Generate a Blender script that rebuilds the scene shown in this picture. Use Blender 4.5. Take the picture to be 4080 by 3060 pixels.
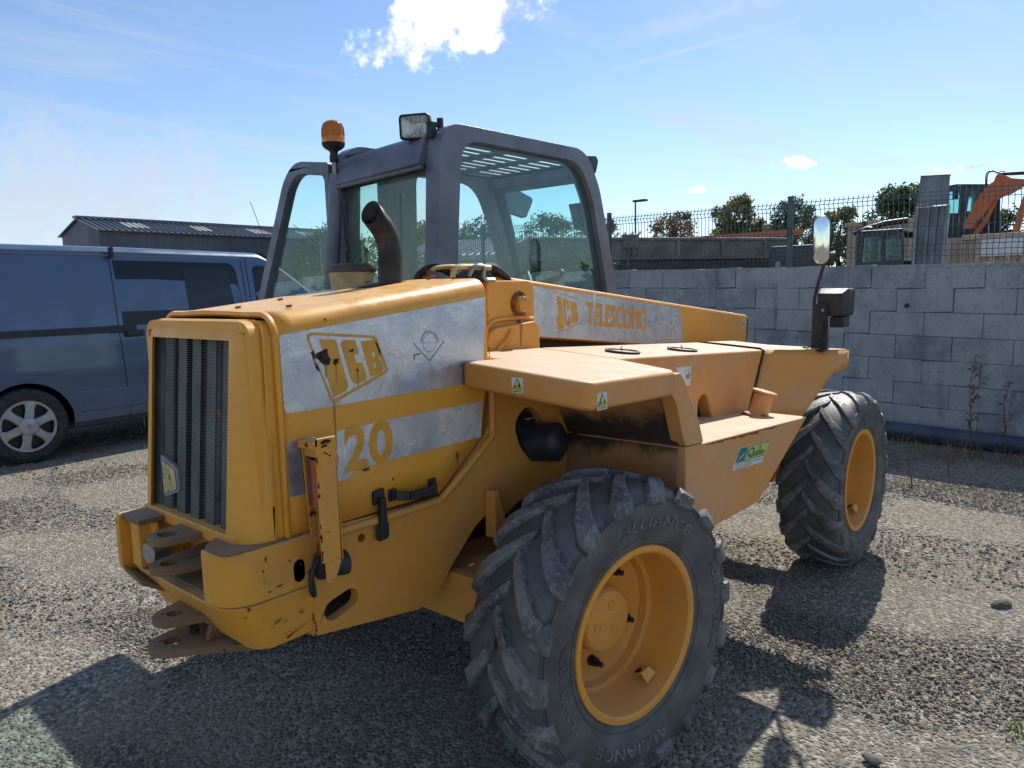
import bpy, bmesh, math, random
import numpy as np
from mathutils import Vector, Matrix
from mathutils.geometry import tessellate_polygon

# ---------------------------------------------------------------- reset
for o in list(bpy.data.objects): bpy.data.objects.remove(o, do_unlink=True)
S = bpy.context.scene
COL = S.collection
R = math.radians
PI = math.pi

# ---------------------------------------------------------------- camera
F_PX, YAW, PITCH, ROLL = 2920.0, 0.71497, -0.12594, 0.0230
CAM = Vector((-2.0134, -2.1912, 1.6208))
cy, sy, cp, sp = math.cos(YAW), math.sin(YAW), math.cos(PITCH), math.sin(PITCH)
fw = Vector((cy*cp, sy*cp, sp)); rt = Vector((sy, -cy, 0)); dn = fw.cross(rt)
r2 = rt*math.cos(ROLL) + dn*math.sin(ROLL); d2 = dn*math.cos(ROLL) - rt*math.sin(ROLL)
cd = bpy.data.cameras.new('camera'); cam = bpy.data.objects.new('camera', cd); COL.objects.link(cam)
cam.matrix_world = Matrix(((r2.x, -d2.x, -fw.x, CAM.x), (r2.y, -d2.y, -fw.y, CAM.y), (r2.z, -d2.z, -fw.z, CAM.z), (0, 0, 0, 1)))
cd.sensor_width = 36.0; cd.lens = 36.0*F_PX/4080.0; cd.clip_start = 0.05; cd.clip_end = 3000
S.camera = cam

# ---------------------------------------------------------------- world, sun, exposure
SUN_AZ, SUN_EL = R(15.2), R(45.0)
SKY_STRENGTH, SUN_STRENGTH, EXPOSURE = 0.088, 3.1, 0.84
S.view_settings.view_transform = 'Standard'
S.view_settings.look = 'None'
S.view_settings.exposure = EXPOSURE
S.view_settings.gamma = 1.0
S.view_settings.use_curve_mapping = False

C_ = S.cycles
C_.max_bounces = 6; C_.diffuse_bounces = 3; C_.glossy_bounces = 3; C_.transmission_bounces = 5; C_.transparent_max_bounces = 14
C_.caustics_reflective = False; C_.caustics_refractive = False; C_.sample_clamp_indirect = 6.0
C_.use_adaptive_sampling = True; C_.adaptive_threshold = 0.025; C_.use_denoising = True; C_.time_limit = 1000

world = bpy.data.worlds.new('World'); S.world = world; world.use_nodes = True
world.cycles.sampling_method = 'MANUAL'; world.cycles.sample_map_resolution = 256
wt = world.node_tree; wt.nodes.clear()
def wn(t, **k):
    n = wt.nodes.new(t)
    for a, b in k.items(): setattr(n, a, b)
    return n
def wl(a, b): wt.links.new(a, b)
def wmath(op, a, b=None, clamp=False):
    n = wn('ShaderNodeMath', operation=op, use_clamp=clamp)
    for i, v in enumerate((a, b)):
        if v is None: continue
        if isinstance(v, (int, float)): n.inputs[i].default_value = v
        else: wl(v, n.inputs[i])
    return n.outputs[0]
sky = wn('ShaderNodeTexSky', sky_type='NISHITA', sun_disc=False)
sky.sun_elevation = SUN_EL
sky.sun_rotation = R(90) - SUN_AZ          # sky rotation is measured from +Y towards +X
sky.altitude = 300; sky.air_density = 0.9; sky.dust_density = 0.15; sky.ozone_density = 3.0
tc = wn('ShaderNodeTexCoord'); DIR = tc.outputs['Generated']
sep = wn('ShaderNodeSeparateXYZ'); wl(DIR, sep.inputs[0])
# cloud layer coordinates: the sky direction projected on a flat layer
zz = wmath('MAXIMUM', wmath('ADD', sep.outputs['Z'], 0.06), 0.03)
com = wn('ShaderNodeCombineXYZ'); wl(wmath('DIVIDE', sep.outputs['X'], zz), com.inputs[0]); wl(wmath('DIVIDE', sep.outputs['Y'], zz), com.inputs[1])
LAYER = com.outputs[0]
def wnoise(vec, scale, detail=6, rough=0.55, dist=0.0, stretch=None, loc=(0, 0, 0)):
    mp = wn('ShaderNodeMapping'); wl(vec, mp.inputs[0]); mp.inputs['Location'].default_value = loc
    if stretch:
        mp.inputs['Rotation'].default_value = (0, 0, stretch[0]); mp.inputs['Scale'].default_value = stretch[1]
    n = wn('ShaderNodeTexNoise'); wl(mp.outputs[0], n.inputs['Vector'])
    n.inputs['Scale'].default_value = scale; n.inputs['Detail'].default_value = detail
    n.inputs['Roughness'].default_value = rough; n.inputs['Distortion'].default_value = dist
    return n.outputs['Fac']
def wsmooth(v, a, b):
    n = wn('ShaderNodeMapRange', interpolation_type='SMOOTHSTEP'); wl(v, n.inputs[0])
    n.inputs[1].default_value = a; n.inputs[2].default_value = b
    return n.outputs[0]
def wdot(v, c):
    n = wn('ShaderNodeVectorMath', operation='DOT_PRODUCT'); wl(v, n.inputs[0]); n.inputs[1].default_value = c
    return n.outputs['Value']
billow = wnoise(DIR, 14, 4, 0.62); billow_b = wnoise(DIR, 60, 3, 0.6, loc=(3, 1, 7))
def blob(c, su, sv, tilt=0.0):
    """1 at the middle of a patch of sky, falling to 0 at its edge and below outside"""
    c = Vector(c).normalized(); rgt = Vector((c.y, -c.x, 0)).normalized(); up = rgt.cross(c)
    a = rgt*math.cos(tilt) + up*math.sin(tilt); b = up*math.cos(tilt) - rgt*math.sin(tilt); w = a.cross(b)
    mp = wn('ShaderNodeMapping', vector_type='TEXTURE'); wl(DIR, mp.inputs[0])
    mp.inputs['Location'].default_value = c; mp.inputs['Scale'].default_value = (su, sv, 0.5)
    mp.inputs['Rotation'].default_value = Matrix((a, b, w)).transposed().to_euler()
    n = wn('ShaderNodeVectorMath', operation='LENGTH'); wl(mp.outputs[0], n.inputs[0])
    return n.outputs['Value']
def wmin(l):
    o = l[0]
    for x in l[1:]: o = wmath('MINIMUM', o, x)
    return o
def wmax(*l):
    o = l[0]
    for x in l[1:]: o = wmath('MAXIMUM', o, x)
    return o
rag_ = wmath('ADD', wmath('MULTIPLY', billow, 2.2), wmath('MULTIPLY', billow_b, 1.1))     # mean 1.65
def cloud(blobs, rag, soft):
    q = wmin([blob(*b) for b in blobs])
    return wsmooth(wmath('SUBTRACT', wmath('MULTIPLY', rag_, rag), q), 1.65*rag-1.0, 1.65*rag-1.0+soft)
cumulus = cloud([((0.640, 0.700, 0.308), 0.075, 0.036, 0.35), ((0.700, 0.632, 0.335), 0.080, 0.030, 0.1), ((0.660, 0.678, 0.345), 0.060, 0.03, 0.2),
                 ((0.7001, 0.6449, 0.3066), 0.050, 0.012, 0.05), ((0.9303, 0.3354, 0.1487), 0.036, 0.0075, 0.0), ((0.979, 0.1597, 0.1267), 0.036, 0.007, 0.05),
                 ((0.8855, 0.4479, 0.1235), 0.012, 0.004, 0)], 1.25, 0.75)
wisp = wmath('MULTIPLY', wsmooth(wnoise(LAYER, 1.0, 6, 0.62, 0.9, (0.5, (0.35, 1.5, 1)), (1.3, 0.4, 0)), 0.44, 0.80), 0.62)
veil = wmath('MULTIPLY', wsmooth(wnoise(LAYER, 0.34, 4, 0.55, 0.5, (0.9, (0.7, 1.3, 1)), (4.1, 2.2, 0)), 0.40, 0.75), 0.50)
bank = wmath('MULTIPLY', cloud([((0.30, 0.94, 0.11), 0.46, 0.15, -0.12)], 0.60, 1.0), 0.80)
trail = wmath('MULTIPLY', cloud([((0.855, 0.43, 0.288), 0.19, 0.0032, 0.165)], 0.4, 0.9), 0.5)
streak = wmath('MULTIPLY', cloud([((0.86, 0.405, 0.322), 0.15, 0.018, 0.12)], 0.9, 1.2), 0.5)
thin = wmax(wisp, veil, bank, trail, streak)
CLOUD_THIN, CLOUD_WHITE = (4.3, 4.75, 5.5, 1), (8.4, 8.7, 9.2, 1)
m1 = wn('ShaderNodeMix', data_type='RGBA'); wl(thin, m1.inputs[0]); wl(sky.outputs[0], m1.inputs[6]); m1.inputs[7].default_value = CLOUD_THIN
cw = wn('ShaderNodeMix', data_type='RGBA'); wl(wsmooth(wmath('ADD', billow, wmath('MULTIPLY', billow_b, .5)), 0.62, 0.92), cw.inputs[0])
cw.inputs[6].default_value = (4.3, 4.9, 5.9, 1); cw.inputs[7].default_value = CLOUD_WHITE
m2 = wn('ShaderNodeMix', data_type='RGBA'); wl(cumulus, m2.inputs[0]); wl(m1.outputs[2], m2.inputs[6]); wl(cw.outputs[2], m2.inputs[7])
bg = wn('ShaderNodeBackground'); wl(m2.outputs[2], bg.inputs[0]); bg.inputs[1].default_value = SKY_STRENGTH
wo = wn('ShaderNodeOutputWorld'); wl(bg.outputs[0], wo.inputs[0])

sl = bpy.data.lights.new('sun', 'SUN'); sl.energy = SUN_STRENGTH; sl.angle = R(0.55); sl.color = (1.0, 0.945, 0.86)
so = bpy.data.objects.new('sun', sl); COL.objects.link(so); so.location = (20, 5, 25)
to_sun = Vector((math.cos(SUN_AZ)*math.cos(SUN_EL), math.sin(SUN_AZ)*math.cos(SUN_EL), math.sin(SUN_EL)))
so.rotation_euler = to_sun.to_track_quat('Z', 'Y').to_euler()

# ---------------------------------------------------------------- material helpers
class NT:
    def __init__(s, name):
        s.m = bpy.data.materials.new(name); s.m.use_nodes = True
        s.t = s.m.node_tree; s.t.nodes.clear()
        s.out = s.t.nodes.new('ShaderNodeOutputMaterial')
        s.p = s.t.nodes.new('ShaderNodeBsdfPrincipled'); s.t.links.new(s.p.outputs[0], s.out.inputs[0])
    def n(s, t, **k):
        n = s.t.nodes.new(t)
        for a, b in k.items(): setattr(n, a, b)
        return n
    def l(s, a, b): s.t.links.new(a, b)
    def put(s, sock, v):
        if isinstance(v, bpy.types.NodeSocket): s.l(v, sock)
        elif isinstance(v, tuple) and len(v) == 3 and sock.type == 'RGBA': sock.default_value = (*v, 1)
        else: sock.default_value = v
    def co(s, which='Object', scale=None, loc=None, rot=None):
        c = s.n('ShaderNodeTexCoord').outputs[which]
        if scale or loc or rot:
            mp = s.n('ShaderNodeMapping'); s.l(c, mp.inputs[0])
            if scale: mp.inputs['Scale'].default_value = scale
            if loc: mp.inputs['Location'].default_value = loc
            if rot: mp.inputs['Rotation'].default_value = rot
            c = mp.outputs[0]
        return c
    def noise(s, vec, scale, detail=5, rough=0.55, dist=0.0):
        n = s.n('ShaderNodeTexNoise'); s.l(vec, n.inputs['Vector']); n.inputs['Scale'].default_value = scale
        n.inputs['Detail'].default_value = detail; n.inputs['Roughness'].default_value = rough; n.inputs['Distortion'].default_value = dist
        return n.outputs['Fac']
    def voro(s, vec, scale, feature='F1', out='Distance', rnd=1.0):
        n = s.n('ShaderNodeTexVoronoi', feature=feature); s.l(vec, n.inputs['Vector']); n.inputs['Scale'].default_value = scale
        n.inputs['Randomness'].default_value = rnd
        return n.outputs[out]
    def ramp(s, v, a, b, c=0.0, d=1.0, smooth=True):
        n = s.n('ShaderNodeMapRange', interpolation_type='SMOOTHSTEP' if smooth else 'LINEAR'); s.l(v, n.inputs[0])
        for i, x in enumerate((a, b, c, d)): n.inputs[i+1].default_value = x
        return n.outputs[0]
    def math(s, op, a, b=0.0, clamp=False):
        n = s.n('ShaderNodeMath', operation=op, use_clamp=clamp); s.put(n.inputs[0], a); s.put(n.inputs[1], b); return n.outputs[0]
    def mix(s, f, a, b, blend='MIX'):
        n = s.n('ShaderNodeMix', data_type='RGBA', blend_type=blend); s.put(n.inputs[0], f); s.put(n.inputs[6], a); s.put(n.inputs[7], b); return n.outputs[2]
    def bump(s, h, strength=0.3, dist=0.01, normal=None):
        n = s.n('ShaderNodeBump'); s.l(h, n.inputs['Height']); n.inputs['Strength'].default_value = strength; n.inputs['Distance'].default_value = dist
        if normal is not None: s.l(normal, n.inputs['Normal'])
        return n.outputs[0]
    def set(s, **k):
        names = dict(col='Base Color', rough='Roughness', metal='Metallic', normal='Normal', spec='Specular IOR Level', trans='Transmission Weight', alpha='Alpha', coat='Coat Weight', emit='Emission Color', estr='Emission Strength', ior='IOR')
        for a, b in k.items(): s.put(s.p.inputs[names[a]], b)
        return s

MAT = {}
def plain(name, col, rough=0.6, metal=0.0, var=0.25, scale=9.0, bump=0.15, dust=0.0, dustcol=(.34, .28, .21), spec=0.5):
    n = NT(name); v = n.co()
    f = n.noise(v, scale, 3, .6)
    c = n.mix(n.ramp(f, .3, .75), tuple(x*(1-var) for x in col), tuple(min(1, x*(1+var)) for x in col))
    if dust:
        c = n.mix(n.math('MULTIPLY', n.ramp(n.noise(v, scale*.7+2, 4, .65), .42, .72), dust), c, dustcol)
    n.set(col=c, rough=n.ramp(f, .3, .7, min(1, rough+.10), max(.02, rough-.08)), metal=metal, spec=spec)
    if bump: n.set(normal=n.bump(n.noise(v, scale*7, 2), bump, .004))
    MAT[name] = n.m; return n.m

def paint(name, col, fade, rough=.42, chips=.5, dirt=.4, chipscale=13.0, rustcol=(.10, .045, .022), streak=.35, dust_glare=.25, dustcol=(.52, .42, .30), soot=None):
    """old sprayed machine paint: fading in patches, dirt film, small rust chips, thin run-off streaks"""
    n = NT(name); v = n.co()
    big = n.noise(v, 2.3, 3, .55)
    c = n.mix(n.ramp(big, .35, .68), col, fade)
    c = n.mix(n.math('MULTIPLY', n.ramp(n.noise(v, 38, 2), .45, .62), .10), c, tuple(x*.7 for x in col))
    # dust film
    c = n.mix(n.math('MULTIPLY', n.ramp(n.noise(v, 5.2, 5, .68), .46, .78), dirt), c, (.33, .235, .14))
    # dust, with creamy sun glare painted in, on faces that look up
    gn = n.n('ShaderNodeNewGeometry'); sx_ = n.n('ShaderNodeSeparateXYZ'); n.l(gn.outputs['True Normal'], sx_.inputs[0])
    lay = n.math('MULTIPLY', n.ramp(sx_.outputs['Z'], .70, .97), n.ramp(n.noise(v, 6.5, 4, .6), .2, .8, dust_glare*.7, min(1, dust_glare*1.25)))
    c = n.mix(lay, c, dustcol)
    # dark run-off streaks
    sv = n.co(scale=(34, 34, 1.1))
    st = n.ramp(n.noise(sv, 1.0, 3, .5), .64, .80)
    c = n.mix(n.math('MULTIPLY', n.math('MULTIPLY', st, n.ramp(n.noise(v, 3.1, 3), .5, .7)), streak), c, (.20, .095, .03))
    # chips
    a = n.noise(v, chipscale, 3, .5); b = n.noise(v, chipscale*5.3, 4, .6)
    h = n.math('ADD', n.math('MULTIPLY', a, .62), n.math('MULTIPLY', b, .38))
    lim = .735 - .07*chips
    ch = n.ramp(h, lim, lim+.018)
    halo = n.ramp(h, lim-.05, lim)
    c = n.mix(n.math('MULTIPLY', halo, .30), c, (.36, .14, .03))
    c = n.mix(ch, c, n.mix(n.ramp(n.noise(v, 70, 1), .4, .6), rustcol, (.035, .022, .018)))
    if soot:      # oily soot band blown out along a seam: (height, half width)
        sz_ = n.n('ShaderNodeSeparateXYZ'); n.l(v, sz_.inputs[0])
        dz_ = n.math('ABSOLUTE', n.math('SUBTRACT', n.math('ADD', sz_.outputs['Z'], n.math('MULTIPLY', sz_.outputs['Y'], .10)), soot[0]-.07))
        bl_s = n.ramp(n.math('ADD', dz_, n.math('MULTIPLY', n.math('SUBTRACT', n.noise(v, 7, 4, .6), .5), .16)), soot[1]*.55, soot[1]*1.6, 1, 0)
        c = n.mix(n.math('MULTIPLY', bl_s, .93), c, (.018, .019, .022))
    r = n.ramp(n.noise(v, 17, 2), .3, .7, rough-.08, rough+.14)
    n.set(col=c, rough=n.math('ADD', r, n.math('MULTIPLY', ch, .4), True), spec=.42)
    n.set(normal=n.bump(n.math('ADD', n.noise(v, 3.4, 1), n.math('MULTIPLY', n.noise(v, 80, 1), .03)), .20, .03))
    MAT[name] = n.m; return n.m

Y1, Y2 = (.65, .285, .045), (.64, .295, .07)
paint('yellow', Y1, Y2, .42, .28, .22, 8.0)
paint('yellow_hood', (.78, .345, .030), (.76, .355, .055), .36, .10, .14, 6.5, dust_glare=.42, dustcol=(.66, .50, .26))
paint('yellow_dusty', (.70, .30, .065), (.64, .33, .15), .58, .16, .30, 8.0, dust_glare=.80)
paint('yellow_worn', (.72, .31, .035), (.66, .30, .06), .50, 1.7, .45, 13.0, dust_glare=.5)
paint('yellow_bumper', (.72, .32, .035), (.66, .31, .065), .52, 1.35, .5, 10.0, dust_glare=.6)
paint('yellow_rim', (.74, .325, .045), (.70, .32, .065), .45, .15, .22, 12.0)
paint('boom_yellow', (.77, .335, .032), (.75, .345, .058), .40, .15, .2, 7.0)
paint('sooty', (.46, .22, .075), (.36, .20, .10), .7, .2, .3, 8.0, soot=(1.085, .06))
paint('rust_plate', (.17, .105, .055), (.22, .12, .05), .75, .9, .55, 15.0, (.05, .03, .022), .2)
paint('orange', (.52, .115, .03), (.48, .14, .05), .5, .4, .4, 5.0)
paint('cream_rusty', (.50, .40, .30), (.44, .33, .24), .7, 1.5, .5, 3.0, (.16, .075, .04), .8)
plain('cab_grey', (.125, .142, .185), .34, 0.0, .22, 5.0, .08, .22, (.17, .17, .18))
plain('cab_dark', (.075, .092, .135), .45, 0.0, .3, 8.0, .1, .15, (.1, .1, .1))
plain('black', (.016, .016, .018), .5, 0, .3, 12, .15, .25, (.07, .065, .06))
plain('black_gloss', (.012, .012, .014), .25, 0, .3, 12, .05)
plain('rubber_black', (.02, .02, .021), .7, 0, .3, 20, .3, .3, (.10, .09, .08))
plain('dark_bay', (.02, .018, .016), .8, 0, .4, 9, .3, .5, (.06, .045, .03))
plain('steel', (.32, .32, .33), .42, .85, .25, 14, .2, .2)
plain('chrome', (.6, .6, .6), .18, 1.0, .1, 10, 0)
plain('van_paint', (.068, .115, .195), .28, .30, .08, 2.0, 0, .18, (.11, .105, .095))
MAT['van_paint'].node_tree.nodes['Principled BSDF'].inputs['Coat Weight'].default_value = .5
plain('van_plastic', (.022, .026, .034), .55, 0, .2, 9, .1, .3, (.08, .075, .065))
plain('hubcap', (.42, .43, .45), .36, .55, .12, 8, .05, .25, (.2, .19, .17))
plain('seat', (.06, .065, .08), .8, 0, .2, 20, .2)
plain('cream', (.52, .40, .19), .55, 0, .18, 14, .15, .35, (.28, .2, .1))
plain('brown_cap', (.085, .040, .030), .5, 0, .25, 12, .15, .2, (.2, .14, .1))
plain('exhaust', (.022, .019, .018), .5, .3, .5, 9, .3, .5, (.085, .045, .03))
plain('white_print', (.70, .70, .66), .5, 0, .08, 20, 0, .25, (.45, .4, .32))
plain('yellow_print', (.66, .62, .10), .5, 0, .08, 20, 0)
plain('lime_print', (.55, .56, .13), .5, 0, .08, 20, 0)
plain('green_print', (.030, .14, .09), .5, 0, .1, 20, 0)
plain('teal_print', (.015, .165, .17), .5, 0, .1, 20, 0)
plain('ink', (.02, .02, .02), .5, 0, .1, 20, 0)
plain('red_print', (.50, .16, .07), .5, 0, .1, 20, 0)
plain('logo_yellow', (.66, .315, .03), .45, 0, .10, 14, .05, .2, (.5, .3, .12))
plain('badge_cream', (.56, .45, .20), .55, 0, .15, 24, .1, .3, (.36, .3, .17))
plain('badge_grey', (.26, .28, .30), .5, .3, .2, 24, .1)
plain('rust_dark', (.040, .022, .017), .85, 0, .5, 60, .5)
plain('rust_brown', (.20, .075, .03), .8, 0, .4, 40, .3)
plain('rust_run', (.42, .19, .045), .7, 0, .25, 30, .1)
plain('galvanised', (.20, .215, .24), .45, .6, .25, 3, .1, .3, (.25, .25, .25))
plain('trough_grey', (.17, .185, .21), .5, .3, .3, 2.5, .1, .3, (.28, .28, .27))
plain('fence_green', (.045, .075, .085), .30, .45, .2, 6, 0, .1, (.1, .1, .1), .7)
plain('trailer_grey', (.15, .13, .12), .75, 0, .35, 2.2, .2, .5, (.24, .2, .16))
plain('machine_dark', (.020, .024, .036), .4, 0, .3, 3, .05, .2, (.1, .1, .1))
plain('pipe', (.045, .062, .10), .40, 0, .25, 4, .1, .25, (.12, .12, .13))
plain('shed_wall', (.085, .096, .122), .6, 0, .12, .4, 0)
plain('shed_roof', (.135, .15, .185), .42, .3, .18, .5, 0)
plain('shed_light', (.34, .34, .32), .5, 0, .1, .6, 0)
plain('pale_roof', (.42, .41, .42), .5, .2, .15, .5, 0)
plain('white_wall', (.60, .59, .57), .7, 0, .1, 1.0, 0)
plain('mortar', (.145, .15, .16), .95, 0, .3, 9, .4)
plain('bark', (.09, .065, .045), .9, 0, .3, 6, .6)
plain('reflector', (.62, .62, .60), .22, .9, .1, 30, .1)

def glassmat(name, tint, refl=.9, film=.05, filmcol=(.5, .53, .5), rough=.02, fscale=7):
    n = NT(name); n.t.nodes.remove(n.p); v = n.co()
    tr = n.n('ShaderNodeBsdfTransparent'); tr.inputs[0].default_value = (*tint, 1)
    gl = n.n('ShaderNodeBsdfGlossy'); gl.inputs['Roughness'].default_value = rough; gl.inputs[0].default_value = (1, 1, 1, 1)
    fr = n.n('ShaderNodeFresnel'); fr.inputs[0].default_value = 1.45
    m = n.n('ShaderNodeMixShader'); n.l(n.math('MULTIPLY', fr.outputs[0], refl), m.inputs[0]); n.l(tr.outputs[0], m.inputs[1]); n.l(gl.outputs[0], m.inputs[2])
    df = n.n('ShaderNodeBsdfTranslucent'); df.inputs[0].default_value = (*filmcol, 1)
    d2_ = n.n('ShaderNodeBsdfDiffuse'); d2_.inputs[0].default_value = (*filmcol, 1)
    mx = n.n('ShaderNodeMixShader'); mx.inputs[0].default_value = .5; n.l(df.outputs[0], mx.inputs[1]); n.l(d2_.outputs[0], mx.inputs[2])
    m2_ = n.n('ShaderNodeMixShader')
    spots = n.ramp(n.noise(v, 60, 3, .5), .62, .70, 0, film*1.6)
    n.l(n.math('ADD', n.ramp(n.noise(v, fscale, 6, .6), .25, .8, film*.35, film*1.5), spots), m2_.inputs[0])
    n.l(m.outputs[0], m2_.inputs[1]); n.l(mx.outputs[0], m2_.inputs[2]); n.l(m2_.outputs[0], n.out.inputs[0])
    MAT[name] = n.m
glassmat('glass', (.84, .945, .92), .10, .008)
glassmat('glass_dirty', (.86, .91, .84), .10, .035)
glassmat('glass_side', (.82, .92, .91), .10, .010)
glassmat('glass_van', (.10, .13, .16), 1.0, .012)
glassmat('glass_van_front', (.50, .66, .66), 1.0, .02)
glassmat('glass_van_inner', (.20, .25, .30), 1.2, .05, (.25, .3, .36))
glassmat('glass_far', (.45, .70, .70), .9, .05)
glassmat('lens', (.92, .92, .88), .9, .25, (.7, .7, .65))
n = NT('amber'); v = n.co()
n.set(col=(.95, .27, .01), rough=.12, trans=.55, ior=1.35, coat=.4, normal=n.bump(n.n('ShaderNodeTexWave', wave_type='BANDS', bands_direction='Z').outputs['Fac'], .0, .001)); MAT['amber'] = n.m
n = NT('red_lens'); v = n.co()
n.set(col=n.mix(n.ramp(n.noise(v, 14, 2), .35, .7), (.085, .014, .018), (.12, .02, .022)), rough=.25, coat=.3); MAT['red_lens'] = n.m
n = NT('amber_lens'); v = n.co()
n.set(col=n.mix(n.ramp(n.noise(v, 14, 5), .35, .7), (.36, .075, .035), (.44, .11, .05)), rough=.3, coat=.3); MAT['amber_lens'] = n.m
n = NT('mirror_glass'); n.set(col=(.62, .66, .66), metal=1.0, rough=.06); MAT['mirror_glass'] = n.m
n = NT('polycarbonate'); n.t.nodes.remove(n.p)
tr = n.n('ShaderNodeBsdfTranslucent'); tr.inputs[0].default_value = (.9, .9, .85, 1); t2 = n.n('ShaderNodeBsdfTransparent'); t2.inputs[0].default_value = (.95, .95, .92, 1)
mx = n.n('ShaderNodeMixShader'); mx.inputs[0].default_value = .5; n.l(tr.outputs[0], mx.inputs[1]); n.l(t2.outputs[0], mx.inputs[2]); n.l(mx.outputs[0], n.out.inputs[0]); MAT['polycarbonate'] = n.m

def silver(name, base, blue, missing=0.0):
    """aluminium foil sticker: patchy sheen, fine scratches, torn scraps"""
    n = NT(name); v = n.co()
    c = n.mix(n.ramp(n.noise(v, 6, 6, .6, .4), .35, .7), base, blue)
    scr = None
    for k, (rot, sc) in enumerate((((0, .5, 0), (150, 1, 3.0)), ((0, -.9, 0), (130, 1, 4)), ((0, 1.4, 0), (170, 1, 5)))):
        s_ = n.ramp(n.noise(n.co(scale=sc, rot=rot, loc=(k, 0, k*2)), 1.0, 2, .5, .6), .70, .76)
        s_ = n.math('MULTIPLY', s_, n.ramp(n.noise(v, 9+k, 2), .5, .62))
        scr = s_ if scr is None else n.math('MAXIMUM', scr, s_)
    c = n.mix(n.math('MULTIPLY', scr, .9), c, (.90, .91, .92))
    flake = n.ramp(n.noise(v, 85, 5, .7), .63, .68)
    c = n.mix(n.math('MULTIPLY', flake, n.ramp(n.noise(v, 7, 3), .48, .66)), c, (.70, .71, .72))
    dk = n.ramp(n.noise(n.co(scale=(40, 1, 6), rot=(0, .25, 0)), 1, 3, .5), .72, .78)
    c = n.mix(n.math('MULTIPLY', dk, .5), c, (.12, .13, .16))
    c = n.mix(n.math('MULTIPLY', n.ramp(n.noise(v, 11, 7, .7), .60, .72), .45), c, (.40, .31, .20))
    n.set(col=c, rough=n.ramp(n.noise(v, 30, 4), .3, .7, .26, .46), metal=.75, normal=n.bump(n.noise(v, 16, 3, .6, .5), .45, .006))
    MAT[name] = n.m
silver('silver', (.64, .66, .70), (.42, .47, .56))
silver('silver_boom', (.60, .59, .60), (.48, .47, .48))

# tyre rubber: grey-brown dusty worn rubber, carcass toned darker than the lugs
n = NT('tyre'); v = n.co()
f = n.noise(v, 9, 7, .65); g = n.noise(v, 55, 6, .7)
c = n.mix(n.ramp(f, .36, .66), (.060, .060, .064), (.19, .186, .184))
c = n.mix(n.math('MULTIPLY', n.ramp(g, .50, .66), .50), c, (.36, .345, .325))
c = n.mix(n.math('MULTIPLY', n.ramp(n.noise(v, 4, 6, .6), .52, .74), .45), c, (.22, .19, .145))
n.set(col=c, rough=n.ramp(g, .3, .7, .42, .75), spec=.5)
n.set(normal=n.bump(n.noise(v, 55, 3, .7), .5, .006)); MAT['tyre'] = n.m
n = NT('tyre_side'); v = n.co()
c = n.mix(n.ramp(n.noise(v, 7, 7, .65), .36, .68), (.060, .060, .064), (.125, .122, .12))
n.set(col=c, rough=.55, spec=.5, normal=n.bump(n.noise(v, 70, 5), .3, .003)); MAT['tyre_side'] = n.m

# perforated grille sheet: rows of small holes
n = NT('grille_mesh'); v = n.co(scale=(1, 150, 150))
vo = n.voro(v, 1.0, 'F1', 'Distance', 0.0)
hole = n.ramp(vo, .33, .40, 1, 0)
c = n.mix(n.ramp(n.noise(n.co(), 7, 3), .35, .7), (.13, .135, .14), (.21, .21, .205))
n.set(col=n.mix(hole, c, (.006, .006, .007)), rough=.6, metal=.2, normal=n.bump(n.math('SUBTRACT', 1.0, hole), .8, .002)); MAT['grille_mesh'] = n.m

# concrete blocks: each block has its own tone, dirt runs down across courses
n = NT('block'); oi = n.n('ShaderNodeObjectInfo'); ge = n.n('ShaderNodeNewGeometry'); P_ = ge.outputs['Position']
tone = n.mix(n.ramp(oi.outputs['Random'], .0, 1.0, smooth=False), (.205, .215, .235), (.36, .365, .375))
c = n.mix(n.ramp(n.noise(P_, 3.1, 5, .65), .35, .7), tone, (.40, .40, .40))
mp = n.n('ShaderNodeMapping'); n.l(P_, mp.inputs[0]); mp.inputs['Scale'].default_value = (2.6, 2.6, .75)
c = n.mix(n.math('MULTIPLY', n.ramp(n.noise(mp.outputs[0], 1.3, 6, .68), .48, .72), .62), c, (.12, .127, .14))
c = n.mix(n.math('MULTIPLY', n.ramp(n.noise(P_, 9, 4, .7), .58, .70), .35), c, (.50, .49, .47))
c = n.mix(n.math('MULTIPLY', n.ramp(n.noise(P_, 26, 3, .7), .56, .70), .45), c, (.10, .105, .11))
n.set(col=c, rough=.92, spec=.25, normal=n.bump(n.noise(P_, 34, 4, .75), .8, .010)); MAT['block'] = n.m

# gravel ground
n = NT('gravel'); v = n.co()
vo = n.voro(v, 62, 'F1', 'Distance'); vc = n.n('ShaderNodeTexVoronoi'); n.l(v, vc.inputs['Vector']); vc.inputs['Scale'].default_value = 62
sepc = n.n('ShaderNodeSeparateColor'); n.l(vc.outputs['Color'], sepc.inputs[0])
c = n.mix(sepc.outputs[0], (.15, .138, .108), (.29, .262, .205))
c = n.mix(n.math('MULTIPLY', n.ramp(sepc.outputs[1], .72, .8), .8), c, (.42, .39, .33))
c = n.mix(n.math('MULTIPLY', n.ramp(sepc.outputs[2], .75, .85), .7), c, (.10, .105, .105))
sand = n.ramp(n.noise(v, 1.1, 8, .65), .42, .66)
c = n.mix(n.math('MULTIPLY', sand, .40), c, (.27, .235, .175))
earth = n.ramp(n.noise(v, .75, 7, .65, .4), .54, .70)
c = n.mix(n.math('MULTIPLY', earth, .25), c, (.25, .185, .115))
h = n.math('SUBTRACT', 1.0, n.ramp(vo, .0, .62))
n.set(col=c, rough=.95, spec=.2, normal=n.bump(h, .9, .012)); MAT['gravel'] = n.m
n = NT('pebbles'); at = n.n('ShaderNodeAttribute', attribute_name='tone'); at2 = n.n('ShaderNodeAttribute', attribute_name='hue')
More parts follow.
